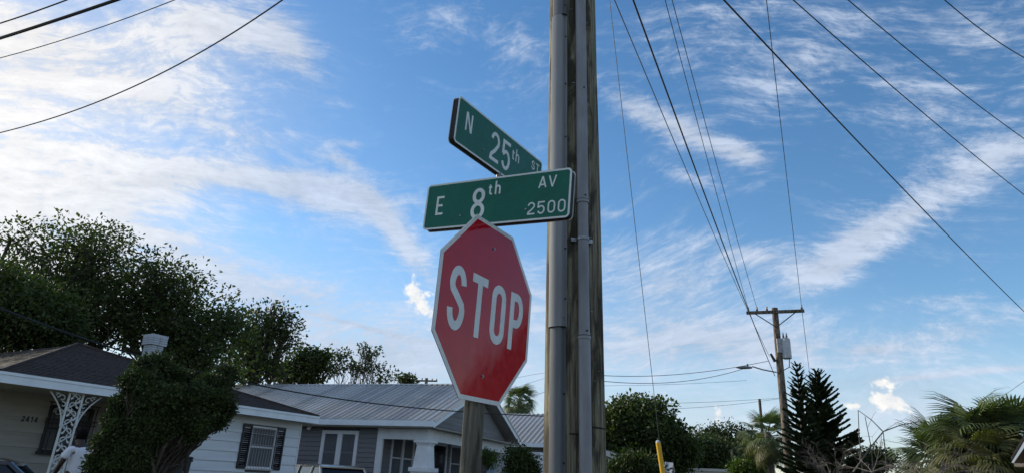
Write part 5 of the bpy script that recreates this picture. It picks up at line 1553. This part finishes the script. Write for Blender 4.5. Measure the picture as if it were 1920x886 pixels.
# thin distant poles and the crossarm over the roof
def far_pole(label, px, ytop, ybot, d, r=.10, arm=None):
    tp__ = at_d(px, ytop, d); O = Vector((tp__.x, tp__.y, 0)); t = thing('far_pole', label, 'pole', O)
    MB().tube([(0, 0, 0), (0, 0, tp__.z)], [r * 1.3, r], 8).build('pole_shaft', 'far_pole_wood', t)
    if arm:
        MB().box((0, 0, tp__.z - .25), (arm, .12, .14), radians(-12)).build('crossarm', 'far_pole_wood', t)
        for k in (-.45, -.2, .25, .45): MB().tube([(arm * k, 0, tp__.z - .18), (arm * k, 0, tp__.z)], .05, 6).build('insulator', 'porcelain', t)
far_pole('thin distant pole rising above the palms left of the transformer pole', 1424, 747, 884, 60, .12)
far_pole('small distant pole top with crossarm over the metal roof, left of the stop sign', 800, 708, 722, 62, .14, 2.1)
far_pole('short distant pole with small crossarm just right of the transformer pole', 1500, 728, 884, 62, .13, 1.6)
far_pole('faint thin post standing before the far dark tree', 1372, 842, 884, 46, .07)
# faint cables between the far poles
def pxwire(label, pts, d0, d1, r=.008, m='wire_grey', ext=(0.1, 0.0), group='faint cables behind the far pole'):
    P = [at_d(x, y, d0 + (d1 - d0) * i / (len(pts) - 1)) for i, (x, y) in enumerate(pts)]
    return wire(label, P, r, m, group, ext)
pxwire('cable sagging from the big pole to the street light, upper of two', ((1100, 701), (1270, 701), (1440, 676)), 22, 30, .012)
pxwire('cable sagging to the street light from the left, lower of two', ((1100, 710), (1270, 715), (1398, 689)), 22, 30, .012)
pxwire('faint level cable below the two sagging ones', ((1100, 722), (1250, 720), (1400, 712)), 50, 58, .012)
pxwire('faint cable at mid height right of the big pole, reaching the thin distant pole', ((1180, 756), (1320, 753), (1465, 745)), 50, 60, .014)
pxwire('second faint cable just below it', ((1180, 766), (1320, 762), (1470, 745)), 50, 60, .014)
pxwire('dark service cable dropping across the trees and the metal roof to the porch', ((0, 577), (440, 712), (868, 771)), 13.5, 20.5, .017, 'wire', (.3, .25), None)
pxwire('faint cable right of the stop sign, uppermost of three', ((940, 716), (985, 704), (1040, 696)), 50, 60, .012, ext=(.8, .3))
pxwire('faint cable right of the stop sign, middle of three', ((960, 728), (990, 718), (1040, 702)), 50, 60, .012, ext=(.8, .3))
pxwire('cable by the cabbage palm, lowest of three', ((990, 745), (1003, 740), (1040, 728)), 40, 44, .012, ext=(.2, .3))
pxwire('thin cable end at the right edge of the sky above the palms', ((1880, 742), (1900, 728), (1920, 714)), 40, 30, .009, ext=(.1, .6))

# unseen trees added behind the viewpoint for the stop sign to reflect
G_B = 'unseen street trees added for the sign reflection'
for i, (x, y, s_) in enumerate(((14, -7, 1.0), (20, -3, 1.25), (26, -13, 1.3), (9, -16, 1.1), (-14, -14, 1.2))):
    bl = [((x + dx * s_, y + dy * s_, (3.6 + dz) * s_), (1.9 * s_, 1.9 * s_, 1.3 * s_)) for dx, dy, dz in ((0, 0, .6), (1.2, .5, 0), (-1.1, .6, -.1), (.2, -1.2, .1))]
    tree(('wide street tree', 'tall street tree', 'tallest street tree', 'farther street tree', 'lone street tree')[i] + ' added unseen across the road ' + ('behind the stop sign\'s viewer', 'right of the widest one', 'at the far corner', 'beyond the crossing', 'on the left side')[i], bl, (x, y), .2 * s_, 110, 34, .24, .8, 'leaf_oak', group=G_B, shell=.4)
